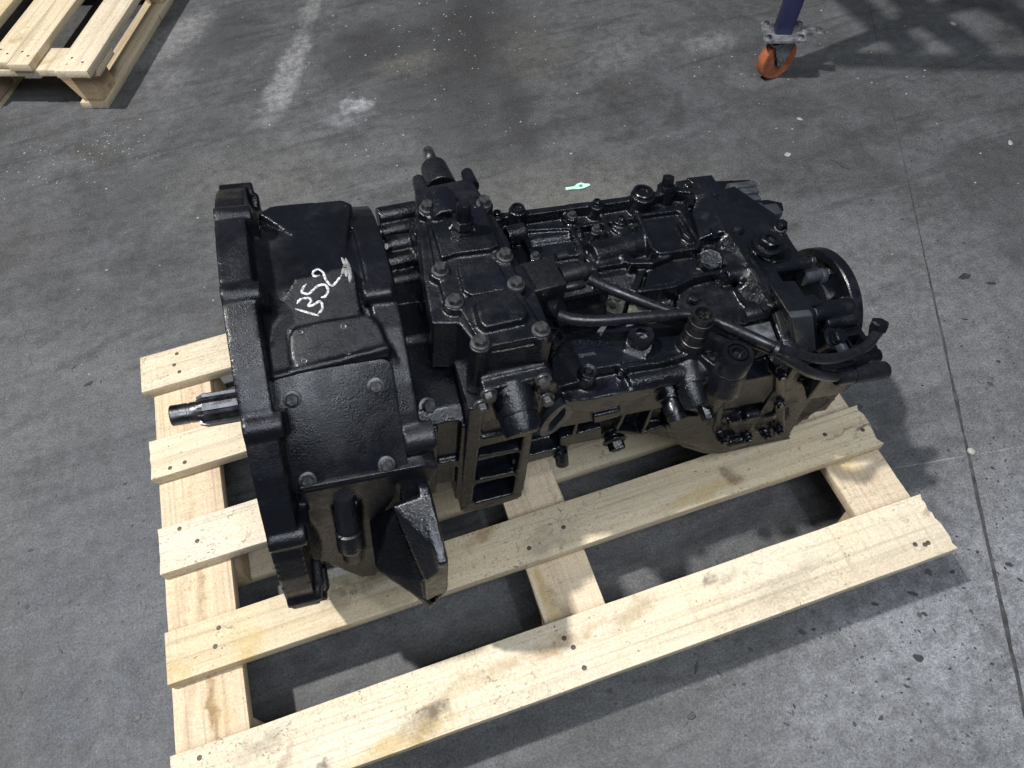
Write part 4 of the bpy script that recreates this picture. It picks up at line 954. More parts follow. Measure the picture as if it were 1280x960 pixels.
# ---- plugs, sensors, bolts on the case
bc = tree(case, rear)
s = S(); a0 = Vector((0.556, -0.129, 0.145)); a1 = T(880, 392, 'z', 0.205); dv = (a1-a0).normalized(); L = (a1-a0).length
s.lathe([(0, 0.0175), (0.012, 0.0172), (0.0125, 0.0164), (0.030, 0.0160), (0.0303, 0.0155), (0.034, 0.0154), (0.0343, 0.0157), (L-0.018, 0.0145), (L-0.0175, 0.0160), (L-0.011, 0.0160), (L-0.0105, 0.0145), (L, 0.0142), (L, 0.0112), (L-0.009, 0.0108), (L-0.009, 0.0004)], a0, dv, 36)
sen = gout(s, 'speed_sensor', PLASTIC)
for k in range(4):
    q = a0+dv*(L-0.010)+Vector((0.005*math.cos(k*1.57+.4), 0.005*math.sin(k*1.57+.4), 0)); s = S(); s.box(q.x-.0014, q.x+.0014, q.y-.0014, q.y+.0014, q.z, q.z+0.008); gout(s, 'contact_pin', STEEL_DARK, sen)
s = S(); q = Vector((0.594, -0.172, 0.139)); s.lathe([(0, 0.0225), (0.030, 0.0215), (0.032, 0.0200), (0.032, 0.0145), (0.028, 0.0140), (0.0275, 0.0120), (0.0315, 0.0115), (0.0315, 0.0085), (0.024, 0.0075), (0.024, 0.0005)], q, Zu, 40); gout(s, 'bushing', PAINT_SMOOTH)
s = S(); q = T(800, 424, 'z', 0.150); s.lathe([(-0.002, 0.0175), (0.011, 0.0170), (0.013, 0.0155), (0.012, 0.0085), (0.005, 0.0080), (0.005, 0.0005)], q, Zu, 32); gout(s, 'drain_plug', PAINT_SMOOTH)
s = S(); s.box(q.x-.0085, q.x+.0085, q.y-.0016, q.y+.0016, q.z+.004, q.z+.0105, 0.0006); gout(s, 'plug_slot', PAINT_MID)
s = S(); q = T(735, 466, 'z', 0.145); s.lathe([(0, 0.0112), (0.004, 0.0110), (0.005, 0.0100), (0.0035, 0.0062), (0.001, 0.0055), (0.0055, 0.0045), (0.0055, 0.0004)], q, Zu, 28); gout(s, 'dowel', PAINT_SMOOTH)
s = S(); q = T(822, 446, 'z', 0.1402); s.lathe([(-0.002, 0.0085), (0.0006, 0.0085), (0.0009, 0.0078), (0.0002, 0.0074), (0.0004, 0.0004)], q, Zu, 28); gout(s, 'core_plug', PAINT_WET)
pd = Vector((0.12, -0.86, -0.42)).normalized()
def side_plug(u, v, y, r, h, name, kind):
    q = T(u, v, 'y', y); s = S()
    if kind == 'socket': s.lathe([(-0.012, r*0.95), (0.0, r*0.95), (0.001, r), (h*0.45, r), (h*0.47, r*0.88), (h*0.58, r*0.88), (h*0.6, r*0.98), (h, r*0.9), (h, r*0.5), (h-0.006, r*0.42), (h-0.006, 0.0004)], q, pd, 30)
    else:
        s.lathe([(-0.012, r), (h*0.85, r), (h, r*0.9), (h-0.001, r*0.62), (h-0.002, 0.0004)], q, pd, 8 if kind == 'hex' else 32)
    return gout(s, name, PAINT_SMOOTH if kind != 'round' else PAINT_MID)
side_plug(840, 508, -0.176, 0.0135, 0.020, 'oil_plug', 'socket'); side_plug(864, 489, -0.176, 0.0170, 0.022, 'oil_plug', 'round'); side_plug(881, 511, -0.174, 0.0098, 0.016, 'oil_plug', 'hex')
q = T(768, 550, 'y', -0.138); bolt(q, (0.05, -0.95, -0.3), 0.0130, 0.012, True, PAINT_WET, flange=True)
s = S(); q = T(701, 565, 'y', -0.152); s.lathe([(0, 0.0098), (0.020, 0.0095), (0.022, 0.008), (0.021, 0.004), (0.018, 0.0004)], q, Vector((0.05, -0.6, -0.8)).normalized(), 20); gout(s, 'locating_pin', PAINT_MID)
# oval gasket face
s = S(); e = []
cx = T(696, 525, 'y', -0.168)
def oval(a, b, n=40, w=0.0): return [cx + Xu*(a*math.cos(2*math.pi*k/n)*(1)+0.30*b*math.sin(2*math.pi*k/n)) + Zu*b*math.sin(2*math.pi*k/n)*(1+w*math.cos(4*math.pi*k/n)) for k in range(n)]
o0, o1 = oval(0.017, 0.036), oval(0.0075, 0.020, w=-0.3)
n_ = 40; A = [s.bm.verts.new(p) for p in o0]; Bv = [s.bm.verts.new(p) for p in o1]; A2 = [s.bm.verts.new(p+Yu*0.03) for p in o0]; B2 = [s.bm.verts.new(p+Yu*0.03) for p in o1]
for k in range(n_):
    j = (k+1) % n_
    for qd in ((A[k], A[j], Bv[j], Bv[k]), (A2[j], A2[k], B2[k], B2[j]), (A[j], A[k], A2[k], A2[j]), (Bv[k], Bv[j], B2[j], B2[k])): s.bm.faces.new(qd)
bmesh.ops.recalc_face_normals(s.bm, faces=s.bm.faces); gout(s, 'gasket_face', PAINT_GREY)
# far side screws and caps
for (u, v, z, r) in [(647, 261, 0.147, 0.0105), (804, 241, 0.150, 0.0165)]:
    s = S(); q = T(u, v, 'z', z); s.lathe([(-0.004, r), (0.003, r*0.98), (0.004, r*0.9), (0.0035, r*0.66), (-0.001, r*0.6), (-0.001, 0.0004)], q, Zu, 30); gout(s, 'sealing_cap', PAINT_SMOOTH)
s = S(); q = T(887, 327, 'z', 0.140); r = 0.0170; s.lathe([(-0.004, r), (0.0025, r*0.98), (0.0030, r*0.9), (0.0020, r*0.80), (-0.004, r*0.74), (-0.0055, r*0.5), (-0.0045, 0.0004)], q, Zu, 34); gout(s, 'sealing_cap', PAINT_SMOOTH)
for (u, v, z, r) in [(715, 270, 0.140, 0.0055), (746, 255, 0.141, 0.006), (621, 269, 0.137, 0.006), (776, 276, 0.142, 0.0062), (745, 287, 0.136, 0.005), (669, 321, 0.131, 0.0055)]:
    bolt(T(u, v, 'z', z-0.001), Zu, r, 0.005, True, PAINT_SMOOTH, socket=(r > 0.0058))
s = S(); q = T(833, 236, 'z', 0.140); s.lathe([(-0.02, 0.0135), (0.006, 0.0135), (0.007, 0.0110), (0.020, 0.0100), (0.021, 0.0075)], q, (0.0, 0.2, 1), 6); s.lathe([(-0.02, 0.015), (0.003, 0.015)], q, (0.0, 0.2, 1), 24); gout(s, 'filler_plug', PAINT_WET)
for (u, v) in [(866, 250), (897, 292), (907, 347)]:
    q = T(u, v, 'z', 0.140); s = S(); s.lathe([(0, 0.009), (0.008, 0.009), (0.0085, 0.0075), (0.0085, 0.0003)], q-Xu*0.004, -Xu, 6); gout(s, 'bolt', PAINT_WET)
s = S(); q = T(867, 373, 'z', 0.122); s.lathe([(-0.002, 0.0085), (0.0035, 0.0082), (0.004, 0.0074), (0.0038, 0.0003)], q, Zu, 24); gout(s, 'core_plug', PAINT_WET)
# pads with the greyish sheen of black paint as colour, sensor with nut and steel-grey panel near the joint
s = S(); k0, k1 = T(928, 395, 'z', 0.150), T(958, 388, 'z', 0.150); s.cyl(k0, k1, 0.0105, n=24, bev=0.0025); tsn = gout(s, 'temperature_sensor', PAINT_MID)
s = S(); q = T(955, 385, 'z', 0.160); s.lathe([(-0.004, 0.0065), (0.003, 0.0065), (0.0035, 0.005)], q, Zu, 6); gout(s, 'nut', PAINT_SMOOTH, tsn)
s = S(); s.prism(TZ([(929, 409), (962, 401), (972, 428), (950, 437), (936, 426)], 0.140), (0, 0, -0.02)); gout(s, 'sheen_pad', PALE)
s = S(); s.prism(TZ([(882, 437), (898, 441), (905, 452), (893, 456), (886, 450)], 0.137), (0, 0, -0.02)); gout(s, 'sheen_pad', PALE)
for (u, v) in [(976, 470), (975, 505), (974, 538), (904, 550), (935, 548), (958, 544)]: bolt(T(u, v, 'y', -0.179), -Yu, 0.0058, 0.005, True, PAINT_WET)
# big hexagon plug of the rear housing
s = S(); q = T(959, 307, 'z', 0.154); s.lathe([(-0.004, 0.0215), (0.003, 0.0215), (0.004, 0.0190)], q, Zu, 32); s.lathe([(0.003, 0.0158), (0.014, 0.0158), (0.0155, 0.0138), (0.0150, 0.0090), (0.010, 0.0080), (0.010, 0.0004)], q, Zu, 6); gout(s, 'level_plug', PAINT_SMOOTH)
q = T(1012, 327, 'z', 0.131); bolt(q, Xu, 0.0070, 0.006, True, STEEL_DARK)
s = S(); k0, k1 = T(1002, 347, 'z', 0.108), T(1020, 343, 'z', 0.108); s.cyl(k0, k1, 0.0125, n=26); slv = gout(s, 'sleeve', PAINT_GREY)
s = S(); s.cyl(T(1023, 346, 'z', 0.108), T(1029, 345, 'z', 0.108), 0.0125, n=28, bev=0.001); gout(s, 'cap', PAINT_GREY)
s = S(); s.lathe([(0, 0.0085), (0.008, 0.0085), (0.009, 0.0065)], T(976, 283, 'z', 0.139), Zu, 6); gout(s, 'bolt', PAINT_WET)
# ridged air cylinder and square fitting at the far rear corner
s = S(); k0 = T(916, 236, 'z', 0.125); 
for dz, dy in ((0.0, 0.010), (-0.004, 0.0), (-0.010, -0.010)):
    a = T(921, 237, 'z', 0.122)+Vector((0, dy*1.15, dz)); s.box(a.x-0.01, a.x+0.042, a.y-0.0066, a.y+0.0066, a.z-0.03, a.z, 0.002)
gout(s, 'range_cylinder', ALU)
s = S(); a = T(958, 262, 'z', 0.120); s.box(a.x, a.x+0.026, a.y-0.012, a.y+0.013, a.z-0.03, a.z, 0.003); gout(s, 'connector', PAINT_GREY)
s = S(); s.lathe([(0, 0.006), (0.003, 0.006), (0.004, 0.004)], T(949, 258, 'z', 0.119), Zu, 18); gout(s, 'rivet', PAINT_GREY)
# grey plate on the near side of the rear housing and the joint flanges
s = S(); s.prism([T(u, v, 'y', -0.142) for u, v in [(989, 397), (1017, 394), (1021, 440), (994, 444)]], (0, 0.012, 0)); es = list(s.bm.edges); bmesh.ops.bevel(s.bm, geom=es, offset=0.003, segments=3, profile=0.5, affect='EDGES'); gout(s, 'side_plate', PAINT_GREY)
s = S(); s.prism([T(968, 387, 'z', 0.142), T(981, 384, 'z', 0.142), T(1000, 446, 'z', 0.116), T(984, 448, 'z', 0.116)], (0.0, 0.0, -0.03)); es = list(s.bm.edges); bmesh.ops.bevel(s.bm, geom=es, offset=0.002, segments=2, profile=0.5, affect='EDGES'); gout(s, 'joint_flange', PAINT_MID)
# banjo joint, square port, hose end
s = S(); q = T(1040, 424, 'z', 0.110); ax = Vector((0.25, -0.35, 0.9)).normalized(); s.lathe([(-0.02, 0.017), (0.002, 0.017), (0.003, 0.0115), (0.010, 0.0115)], q, ax, 28); bj = gout(s, 'banjo_fitting', PAINT_WET)
s = S(); s.lathe([(0.009, 0.0118), (0.0165, 0.0118), (0.018, 0.0100), (0.0175, 0.0003)], q, ax, 6); gout(s, 'bolt', PAINT_SMOOTH, bj)
s = S(); s.cyl(q+Vector((0.004, -0.01, 0.002)), T(1056, 441, 'z', 0.105), 0.0085, 0.0078, n=20); gout(s, 'pipe_stub', PAINT_GREY, bj)
s = S(); b0 = T(1071, 425, 'z', 0.110); s.box(b0.x-.015, b0.x+.015, b0.y-.013, b0.y-.009, b0.z-.03, b0.z); s.box(b0.x-.015, b0.x+.015, b0.y+.009, b0.y+.013, b0.z-.03, b0.z); s.box(b0.x-.015, b0.x-.011, b0.y-.013, b0.y+.013, b0.z-.03, b0.z-.0004); s.box(b0.x+.011, b0.x+.015, b0.y-.013, b0.y+.013, b0.z-.03, b0.z-.0004); s.box(b0.x-.013, b0.x+.013, b0.y-.011, b0.y+.011, b0.z-.03, b0.z-.022); gout(s, 'square_port', PAINT_WET)
s = S(); s.prism(TZ([(1020, 428), (1060, 420), (1092, 418), (1100, 440), (1078, 462), (1030, 470)], 0.088), (0, 0, -0.06)); s.cyl(T(1046, 452, 'z', 0.080), T(1098, 444, 'z', 0.080), 0.011, n=18); gcast(s, 'valve_body', PAINT_WET, vox=0.0022, it=2)
s = S(); k0, k1 = T(1044, 472, 'z', 0.085), T(1108, 462, 'z', 0.085); ka = (k1-k0).normalized(); Lh = (k1-k0).length
s.lathe([(0, 0.0105), (0.002, 0.0125), (0.026, 0.0125), (0.0265, 0.0112), (0.0275, 0.0112), (0.028, 0.0130), (Lh-0.003, 0.0130), (Lh, 0.0105), (Lh, 0.0004)], k0, ka, 28); gout(s, 'hose_sleeve', RUBBER)
s = S(); s.prism([T(u, v, 'y', -0.15) for u, v in [(985, 470), (1030, 480), (1045, 500), (1010, 522), (985, 540), (975, 510)]], (0, 0.05, 0)); s.cyl(T(980, 502, 'y', -0.155), T(996, 499, 'y', -0.155), 0.006, n=14); s.cyl(T(1012, 492, 'y', -0.155), T(1030, 487, 'y', -0.155), 0.006, n=14); gcast(s, 'lower_bracket', PAINT_WET, vox=0.0022, it=2)

# ---- hoses
def spline(pts, n=10):
    pts = [Vector(p) for p in pts]; o = []
    P_ = [pts[0]*2-pts[1]] + pts + [pts[-1]*2-pts[-2]]
    for i in range(1, len(P_)-2):
        a, b, c, d = P_[i-1:i+3]
        for k in range(n):
            t = k/n; o.append(0.5*((2*b)+(c-a)*t+(2*a-5*b+4*c-d)*t*t+(3*b-a-3*c+d)*t**3))
    o.append(pts[-1]); return o
HA = [T(736, 349, 'z', 0.180), T(765, 362, 'z', 0.178), T(795, 374, 'z', 0.173), T(830, 387, 'z', 0.165), T(858, 396, 'z', 0.160), T(893, 409, 'z', 0.160), T(930, 424, 'z', 0.164), T(968, 439, 'z', 0.163), T(990, 452, 'z', 0.155), T(1012, 465, 'z', 0.135), T(1032, 470, 'z', 0.105), T(1046, 471, 'z', 0.090)]
s = S(); s.tube(spline(HA), 0.0074, 16); gout(s, 'air_hose', RUBBER)
HB = [T(698, 394, 'z', 0.172), T(715, 399, 'z', 0.172), T(745, 401, 'z', 0.172), T(790, 398, 'z', 0.172), T(830, 395, 'z', 0.171), T(858, 394, 'z', 0.170), T(892, 401, 'z', 0.172), T(930, 417, 'z', 0.176), T(968, 434, 'z', 0.172), T(1000, 445, 'z', 0.155), T(1030, 449, 'z', 0.135), T(1060, 444, 'z', 0.120), T(1084, 432, 'z', 0.115), T(1094, 418, 'z', 0.118)]
s = S(); s.tube(spline(HB), 0.0076, 16); gout(s, 'air_hose', RUBBER)
s = S(); q = T(968, 437, 'z', 0.170); dd = (HB[8]-HB[7]).normalized(); s.cyl(q-dd*0.0025, q+dd*0.0025, 0.0125, n=20); gout(s, 'cable_tie', RUBBER)
s = S(); q = T(1096, 413, 'z', 0.118); ax = (T(1101, 402, 'z', 0.132)-q).normalized(); s.lathe([(-0.012, 0.008), (0.0, 0.0105), (0.004, 0.0115)], q, ax, 24); s.lathe([(0.003, 0.0132), (0.013, 0.0132), (0.015, 0.011), (0.0145, 0.0003)], q, ax, 6); gout(s, 'hose_nut', PAINT_SMOOTH)
s = S(); q = T(692, 388, 'z', 0.168); ax = Vector((0.55, -0.5, 0.6)).normalized(); s.lathe([(-0.02, 0.010), (-0.004, 0.0105), (-0.003, 0.0135), (0.009, 0.0135), (0.0095, 0.0115), (0.0125, 0.0110), (0.0125, 0.0003)], q, ax, 26); gout(s, 'hose_fitting', PAINT_SMOOTH)
s = S(); q = T(693, 421, 'z', 0.158); s.lathe([(-0.05, 0.0118), (0.0, 0.0125), (0.004, 0.0125), (0.004, 0.0100), (-0.006, 0.0095), (-0.006, 0.0004)], q, (0.25, -0.1, 1), 28); gout(s, 'vent_tube', PAINT_SMOOTH)
s = S(); s.tube(spline([T(692, 428, 'z', 0.13), T(694, 450, 'z', 0.13), T(692, 478, 'z', 0.125)]), 0.0075, 14); gout(s, 'vent_pipe', RUBBER)

# ---- small oily things in the valley under the hoses
for pl, z, m_ in ([(757, 366), (784, 372), (776, 395), (758, 388)], 0.105, OLIVE), ([(788, 374), (812, 386), (806, 396), (784, 392)], 0.100, OLIVE), ([(812, 398), (822, 400), (818, 413), (806, 411)], 0.11, OLIVE), ([(831, 397), (848, 397), (846, 410), (832, 410)], 0.112, OLIVE), ([(783, 405), (800, 400), (796, 412), (782, 411)], 0.115, PALE), ([(747, 412), (757, 402), (759, 408), (751, 420)], 0.142, PALE):
    s = S(); s.prism(TZ(pl, z), (0, 0, -0.03)); es = list(s.bm.edges); bmesh.ops.bevel(s.bm, geom=es, offset=0.0018, segments=2, profile=0.5, affect='EDGES'); o = gout(s, 'shift_fork', m_)
s = S(); s.beam([T(680, 380, 'z', 0.135), T(760, 362, 'z', 0.135)], 0.006, 0.02); s.prism(TZ([(690, 392), (755, 374), (756, 392), (700, 408)], 0.10), (0, 0, -0.02)); gout(s, 'valley_cover', PAINT_WET)
for (u, v) in [(771, 375), (766, 384)]: bolt(T(u, v, 'z', 0.105), Zu, 0.0045, 0.004, False, PAINT_SMOOTH)
# bolts along the joints between bell, case and tower
q = T(534, 508, 'z', 0.108); bolt(q, (0.2, -0.6, 0.8), 0.0085, 0.010, True, PAINT_SMOOTH)
for (u, v, z) in [(487, 308, 0.138), (476, 291, 0.132)]: bolt(T(u, v, 'z', z), -Xu, 0.008, 0.008, True, PAINT_WET)
# ------------------------------------------------------------------ blue stand on castors (one leg reaches into the picture)
std = empty('wheeled_stand', (1.056, 0.915, 0)); KS = 0.87; std.scale = (KS, KS, KS); prop(std, 'dark blue steel stand leg on a zinc swivel castor with orange wheel', 'stand')
def sout(s, name, mat, parent=None, ang=40): return s.out(name, mat, parent or std, ang)
wd = Vector((0.10, -1.0, 0)).normalized()   # wheel axle
s = S(); wc = Vector((0.0, 0.0, 0.0625))
s.lathe([(-0.015, 0.0505), (-0.016, 0.0575), (-0.012, 0.0622), (0.012, 0.0622), (0.016, 0.0575), (0.015, 0.0505)], wc, wd, 40); tyre = sout(s, 'wheel', ORANGE)
s = S(); s.lathe([(-0.0155, 0.018), (-0.011, 0.020), (-0.008, 0.0508), (0.008, 0.0508), (0.011, 0.020), (0.0155, 0.018)], wc, wd, 32); sout(s, 'hub', DARKHUB, tyre)
fwd = Zu.cross(wd)
s = S()
for sg in (-1, 1):
    a = wc + wd*sg*0.021
    s.prism([a+fwd*0.009-Zu*0.012, a-fwd*0.009-Zu*0.012, a-fwd*0.038+Zu*0.062, a+fwd*0.038+Zu*0.062], wd*sg*0.004)
s.prism([wc+Zu*0.062+wd*i*0.028+fwd*j*0.045 for i, j in ((-1, -1), (1, -1), (1, 1), (-1, 1))], Zu*0.005)
s.cyl(wc+Zu*0.066, wc+Zu*0.076, 0.026, n=28)
s.cyl(wc-wd*0.029, wc+wd*0.029, 0.007, n=12)
frk = sout(s, 'castor_fork', GALV)
s = S(); pc = Vector((0.0, 0.0, 0.143)); u_ = Vector((0.92, -0.39, 0)).normalized(); v_ = Zu.cross(u_)
s.prism([pc+u_*i*0.062+v_*j*0.052 for i, j in ((-1, -.9), (-.9, -1), (.9, -1), (1, -.9), (1, .9), (.9, 1), (-.9, 1), (-1, .9))], Zu*0.007)
plt = sout(s, 'castor_plate', GALV)
for i, j in ((-1, -1), (1, -1), (1, 1), (-1, 1)):
    s = S(); q = pc+u_*i*0.046+v_*j*0.036+Zu*0.007; s.lathe([(0, 0.0085), (0.007, 0.0085), (0.008, 0.006), (0.008, 0.0003)], q, Zu, 6); sout(s, 'bolt', STEEL, plt)
s = S(); q = pc+u_*0.05-v_*0.01; s.prism([q+Zu*0.002, q+u_*0.055-v_*0.012+Zu*0.0, q+u_*0.06+v_*0.018, q+u_*0.005+v_*0.03], Zu*0.010); s.prism([q+u_*0.045+Zu*0.01, q+u_*0.062-v_*0.012+Zu*0.004, q+u_*0.062+v_*0.020+Zu*0.004, q+u_*0.045+v_*0.02+Zu*0.01], Zu*0.006); sout(s, 'brake_pedal', GALV)
lg0 = Vector((0.0, 0.005, 0.148)); lg1 = Vector((0.112, 0.042, 0.80))/0.87
def bar(s, a, b, w, h, up=None):
    a, b = Vector(a), Vector(b); d = (b-a).normalized(); r = d.cross(Vector(up or (0, 0, 1)))
    if r.length < .1: r = d.cross(Vector((1, 0, 0)))
    r.normalize(); t = r.cross(d); s.prism([a+r*w/2+t*h/2, a-r*w/2+t*h/2, a-r*w/2-t*h/2, a+r*w/2-t*h/2], b-a)
s = S(); bar(s, lg0, lg1, 0.050, 0.050, (0.92, -0.39, 0)); es = [e for e in s.bm.edges if abs((e.verts[0].co-e.verts[1].co).normalized().dot((lg1-lg0).normalized())) > 0.9]; bmesh.ops.bevel(s.bm, geom=es, offset=0.008, segments=3, profile=0.5, affect='EDGES'); sout(s, 'leg', BLUE)
# the rest of the stand stands above the picture's upper edge and throws the shadows seen on the floor
for a, b, w in (((-0.306, -0.047, 0.77), (0.86, -0.62, 0.77), 0.048), ((-0.13, -0.10, 0.775), (-0.165, 0.50, 0.775), 0.045), ((-0.005, -0.17, 0.775), (-0.045, 0.50, 0.775), 0.05), ((0.21, -0.28, 0.775), (0.06, 0.50, 0.775), 0.045), ((-0.30, 0.45, 0.77), (0.60, 0.48, 0.77), 0.06), ((-0.07, 0.04, 0.775), (0.24, 0.012, 0.775), 0.045)):
    s = S(); bar(s, Vector(a)/KS, Vector(b)/KS, w/KS, w/KS); sout(s, 'frame_tube', BLUE)
s = S(); bar(s, Vector((0.86, -0.53, 0.77))/KS, Vector((0.93, -0.56, 0.02))/KS, 0.06, 0.06); sout(s, 'leg', BLUE)
s = S(); bar(s, Vector((0.55, 0.48, 0.77))/KS, Vector((0.60, 0.52, 0.02))/KS, 0.06, 0.06); sout(s, 'leg', BLUE)
s = S(); bar(s, Vector((-0.10, 0.46, 0.77))/KS, Vector((-0.05, 0.85, 0.02))/KS, 0.06, 0.06); sout(s, 'leg', BLUE)

# ------------------------------------------------------------------ litter on the floor
s = S(); C2 = [(-0.030, -0.004), (-0.012, -0.006), (0.000, -0.008), (0.014, -0.007), (0.032, 0.002), (0.030, 0.008), (0.018, 0.008), (0.010, 0.013), (0.000, 0.010), (-0.008, 0.003), (-0.030, 0.004)]
s.prism([(x, y, 0.0045 if abs(x) < .02 else 0.0025) for x, y in C2], (0, 0, -0.0025)); o = s.out('plastic_clip', MINT); o.location = (0.405, 0.697, 0.0005); o.rotation_euler = (0.03, 0, R(-12)); prop(o, 'small mint green plastic clip lying on the floor behind the gearbox', 'clip')
s = S(); s.lathe([(0, 0.0045), (0.0012, 0.0045), (0.0012, 0.0003)], (0, 0, 0), (0, 0, 1), 14); q = s.out('hole_shade_disc', simple('recess_shade_green', (0.10, 0.2, 0.16), 0.7), o); q.location = (0.008, 0.001, 0.0042)  # dark disc painted for the shade inside the clip's opening
def pebble(x, y, r, sx, label, seed, mat=CHIP):
    bm = bmesh.new(); bmesh.ops.create_icosphere(bm, subdivisions=2, radius=r)
    for v in bm.verts: v.co *= 1+0.45*mnoise.noise(v.co/r*0.9+Vector((seed, 0, 0))); v.co.z *= 0.5; v.co.x *= sx
    me = bpy.data.meshes.new('pebble'); bm.to_mesh(me); bm.free()
    o = link('stone_chip', me, mat); o.location = (x, y, r*0.35); o.rotation_euler.z = seed
    prop(o, label, 'stone chip', 'pale stone chips on the floor'); return o
pebble(0.933, 0.613, 0.0065, 1.7, 'largest pale chip on bare floor to the right behind the gearbox', 0.3)
pebble(1.031, 0.722, 0.005, 1.9, 'thin pale chip on the floor between the castor and the larger chip', 2.2)
pebble(0.831, -0.242, 0.007, 1.0, 'white chip beside the floor joint right of the front pallet', 4.0)
pebble(1.633, 0.933, 0.006, 1.6, 'white chip at the far right beyond the stand shadows', 5.0)
pebble(1.45, 0.45, 0.006, 1.5, 'pale grey chip lying right of the floor joint near the stand', 1.1)
# pale crumbs and dark bits scattered over the floor
def crumbs(name, label, mat, n, seed, spots, rmin, rmax):
    rr = random.Random(seed); bm = bmesh.new()
    for i in range(n):
        cx, cy, sx, sy = rr.choice(spots); x, y = rr.gauss(cx, sx), rr.gauss(cy, sy)
        if -0.63 < x < 0.62 and -0.43 < y < 0.43: continue
        r = rmin+(rmax-rmin)*rr.random()**4
        vs = [bm.verts.new((x+r*rr.uniform(.6, 1.4)*math.cos(a), y+r*rr.uniform(.6, 1.2)*math.sin(a), 0.0004)) for a in (0, 1.3, 2.6, 3.8, 5.1)]
        tp = bm.verts.new((x+rr.uniform(-.3, .3)*r, y+rr.uniform(-.3, .3)*r, r*rr.uniform(.5, 1.0)))
        for k in range(5): bm.faces.new((vs[k], vs[(k+1) % 5], tp))
    me = bpy.data.meshes.new(name); bm.to_mesh(me); bm.free(); o = link(name, me, mat); prop(o, label, name.replace('_', ' '), kind='stuff')
crumbs('floor_crumbs', 'fine pale crumbs of grit scattered over the dark concrete', CHIP, 1300, 1, [(0.1, 1.45, 0.28, 0.22), (0.25, 1.25, 0.18, 0.25), (0.15, 1.6, 0.2, 0.15), (-0.9, 1.33, 0.10, 0.07), (-0.75, 1.3, 0.08, 0.06), (0.6, 1.2, 0.4, 0.4), (0.0, 0.9, 0.7, 0.5), (1.1, 0.5, 0.5, 0.5), (1.3, 0.9, 0.3, 0.2), (-0.8, 0.9, 0.3, 0.4)], 0.0007, 0.0032)
def floor_at(u, v):
    d = CM @ Vector(((u-640)/FPX, -(v-480)/FPX, -1.0)); return CAM + d*(-CAM.z/d.z)
rr = random.Random(8); bm = bmesh.new()
def oil(x, y, r, el=1.0, a=0.0):
    n_ = 18; ph = rr.uniform(0, 9); z0 = 0.0005 + rr.random()*0.0003
    pts = []
    for k in range(n_):
        t = 2*math.pi*k/n_; q = r*(0.85+0.40*mnoise.noise(Vector((math.cos(t)*0.9+ph, math.sin(t)*0.9, ph)))+0.18*mnoise.noise(Vector((math.cos(t)*3+ph, math.sin(t)*3, ph))))
        px_, py_ = q*math.cos(t)*el, q*math.sin(t)/math.sqrt(el)
        pts.append((x+px_*math.cos(a)-py_*math.sin(a), y+px_*math.sin(a)+py_*math.cos(a)))
    lo = [bm.verts.new((p[0], p[1], 0.0001)) for p in pts]; hi = [bm.verts.new((x+(p[0]-x)*0.85, y+(p[1]-y)*0.85, z0)) for p in pts]
    for k in range(n_): bm.faces.new((lo[k], lo[(k+1) % n_], hi[(k+1) % n_], hi[k]))
    bm.faces.new(hi)
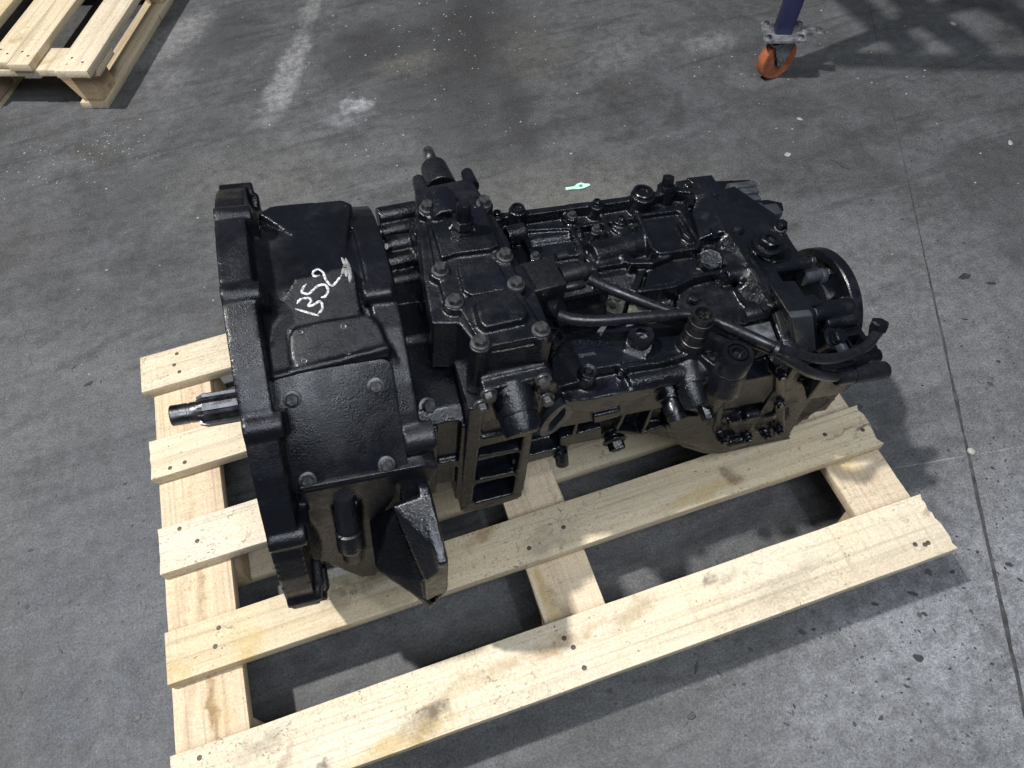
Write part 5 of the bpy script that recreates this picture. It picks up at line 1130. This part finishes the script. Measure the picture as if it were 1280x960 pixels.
for u, v, r, el, a in [(1148, 823, 6, 1.3, -0.5), (1003, 790, 4.5, 1.5, -0.9), (1017, 787, 3.5, 1.1, 0), (1026, 797, 2, 1, 0), (1066, 866, 1.8, 1, 0), (1095, 852, 1.8, 1.4, -.5), (1134, 858, 3, 1.6, -0.6), (1127, 866, 2, 1.4, -.3), (993, 883, 2.6, 1.8, 1.5), (1101, 898, 4, 1.3, 0.3), (1187, 836, 2.6, 1.5, 0.3), (1136, 849, 2, 1.4, 0.2),
                       (1156, 768, 4, 1.4, -.6), (1127, 778, 2.6, 1.2, 0), (1094, 755, 3.6, 1.6, -.5), (1141, 742, 4, 2.2, -.6), (870, 835, 4, 2.4, 1.0), (900, 842, 3, 2.0, -1.0), (938, 811, 2.6, 1.6, -1), (865, 895, 6, 1.2, 0.4), (930, 855, 3, 1.2, 0), (918, 856, 2.5, 1.3, 0), (983, 905, 3, 1.8, -0.8), (1068, 905, 3.0, 1.6, 1.5),
                       (123, 853, 4, 1.3, 0), (75, 812, 3.2, 3.2, -1.1), (34, 759, 3.6, 1.1, 0), (172, 898, 5, 1.3, 0.3), (176, 845, 3.2, 1.3, 1), (161, 623, 3, 1.4, 0), (156, 605, 2.6, 1.3, 0), (179, 651, 2.2, 1.2, 0), (165, 657, 2.6, 1.3, 0), (38, 688, 2.4, 1.3, 0), (110, 480, 6, 1.5, 0.3), (93, 459, 2.6, 2.2, 0.6), (164, 873, 2, 1, 0), (108, 874, 2.2, 1.3, .4), (58, 870, 1.6, 1, 0), (26, 870, 3, 1.8, 1.3), (200, 780, 2, 1, 0), (70, 620, 1.6, 3, 1.5), (130, 740, 1.8, 1, 0),
                       (1190, 715, 3.4, 1.3, 0), (1262, 706, 4, 1.3, -.6), (1275, 725, 3, 1.8, -1), (1222, 690, 2.6, 1.2, 0), (1205, 735, 2, 1.4, 0), (1240, 830, 2.4, 1.3, 0), (1248, 452, 3, 1.1, 0), (1206, 346, 7, 1.7, 0.1), (1238, 354, 5, 1.9, -.4), (1206, 399, 2.6, 2, -.5), (740, 905, 3, 1.5, 0), (770, 880, 2.2, 1.2, 0), (800, 930, 2.6, 1.2, 0), (826, 880, 2, 1.2, 0), (560, 952, 2.4, 1.2, 0)]:
    p = floor_at(u, v); k_ = (p-CAM).length/FPX; oil(p.x, p.y, r*k_*0.80, el, a)
for i in range(900):
    cx, cy, sx, sy = rr.choice([(0.6, -0.52, 0.35, 0.10), (0.85, -0.35, 0.16, 0.22), (-0.78, 0.0, 0.10, 0.30), (-0.74, -0.2, 0.08, 0.15), (0.95, 0.25, 0.25, 0.35), (0.3, 0.8, 0.5, 0.3)])
    x, y = rr.gauss(cx, sx), rr.gauss(cy, sy)
    if -0.63 < x < 0.62 and -0.43 < y < 0.43: continue
    oil(x, y, 0.0007+0.0022*rr.random()**3, rr.uniform(1, 1.8), rr.uniform(0, 3))
me = bpy.data.meshes.new('oil_spots'); bm.to_mesh(me); bm.free(); o = link('oil_spots', me, OIL); prop(o, 'small dark dried oil spots on the worn concrete', 'oil spots', kind='stuff')
# fine fibres
def fibre(pts, label, mat=GROUT, r=0.0007):
    s = S(); s.tube(spline_world(pts), r, 6); o = s.out('fibre', mat); prop(o, label, 'fibre')
def spline_world(pts): return spline([Vector(p) for p in pts], 6)
fibre([(1.02, 0.560, 0.001), (1.03, 0.545, 0.001), (1.034, 0.525, 0.001), (1.045, 0.512, 0.001)], 'short dark fibre standing apart on the floor right of the square connector')
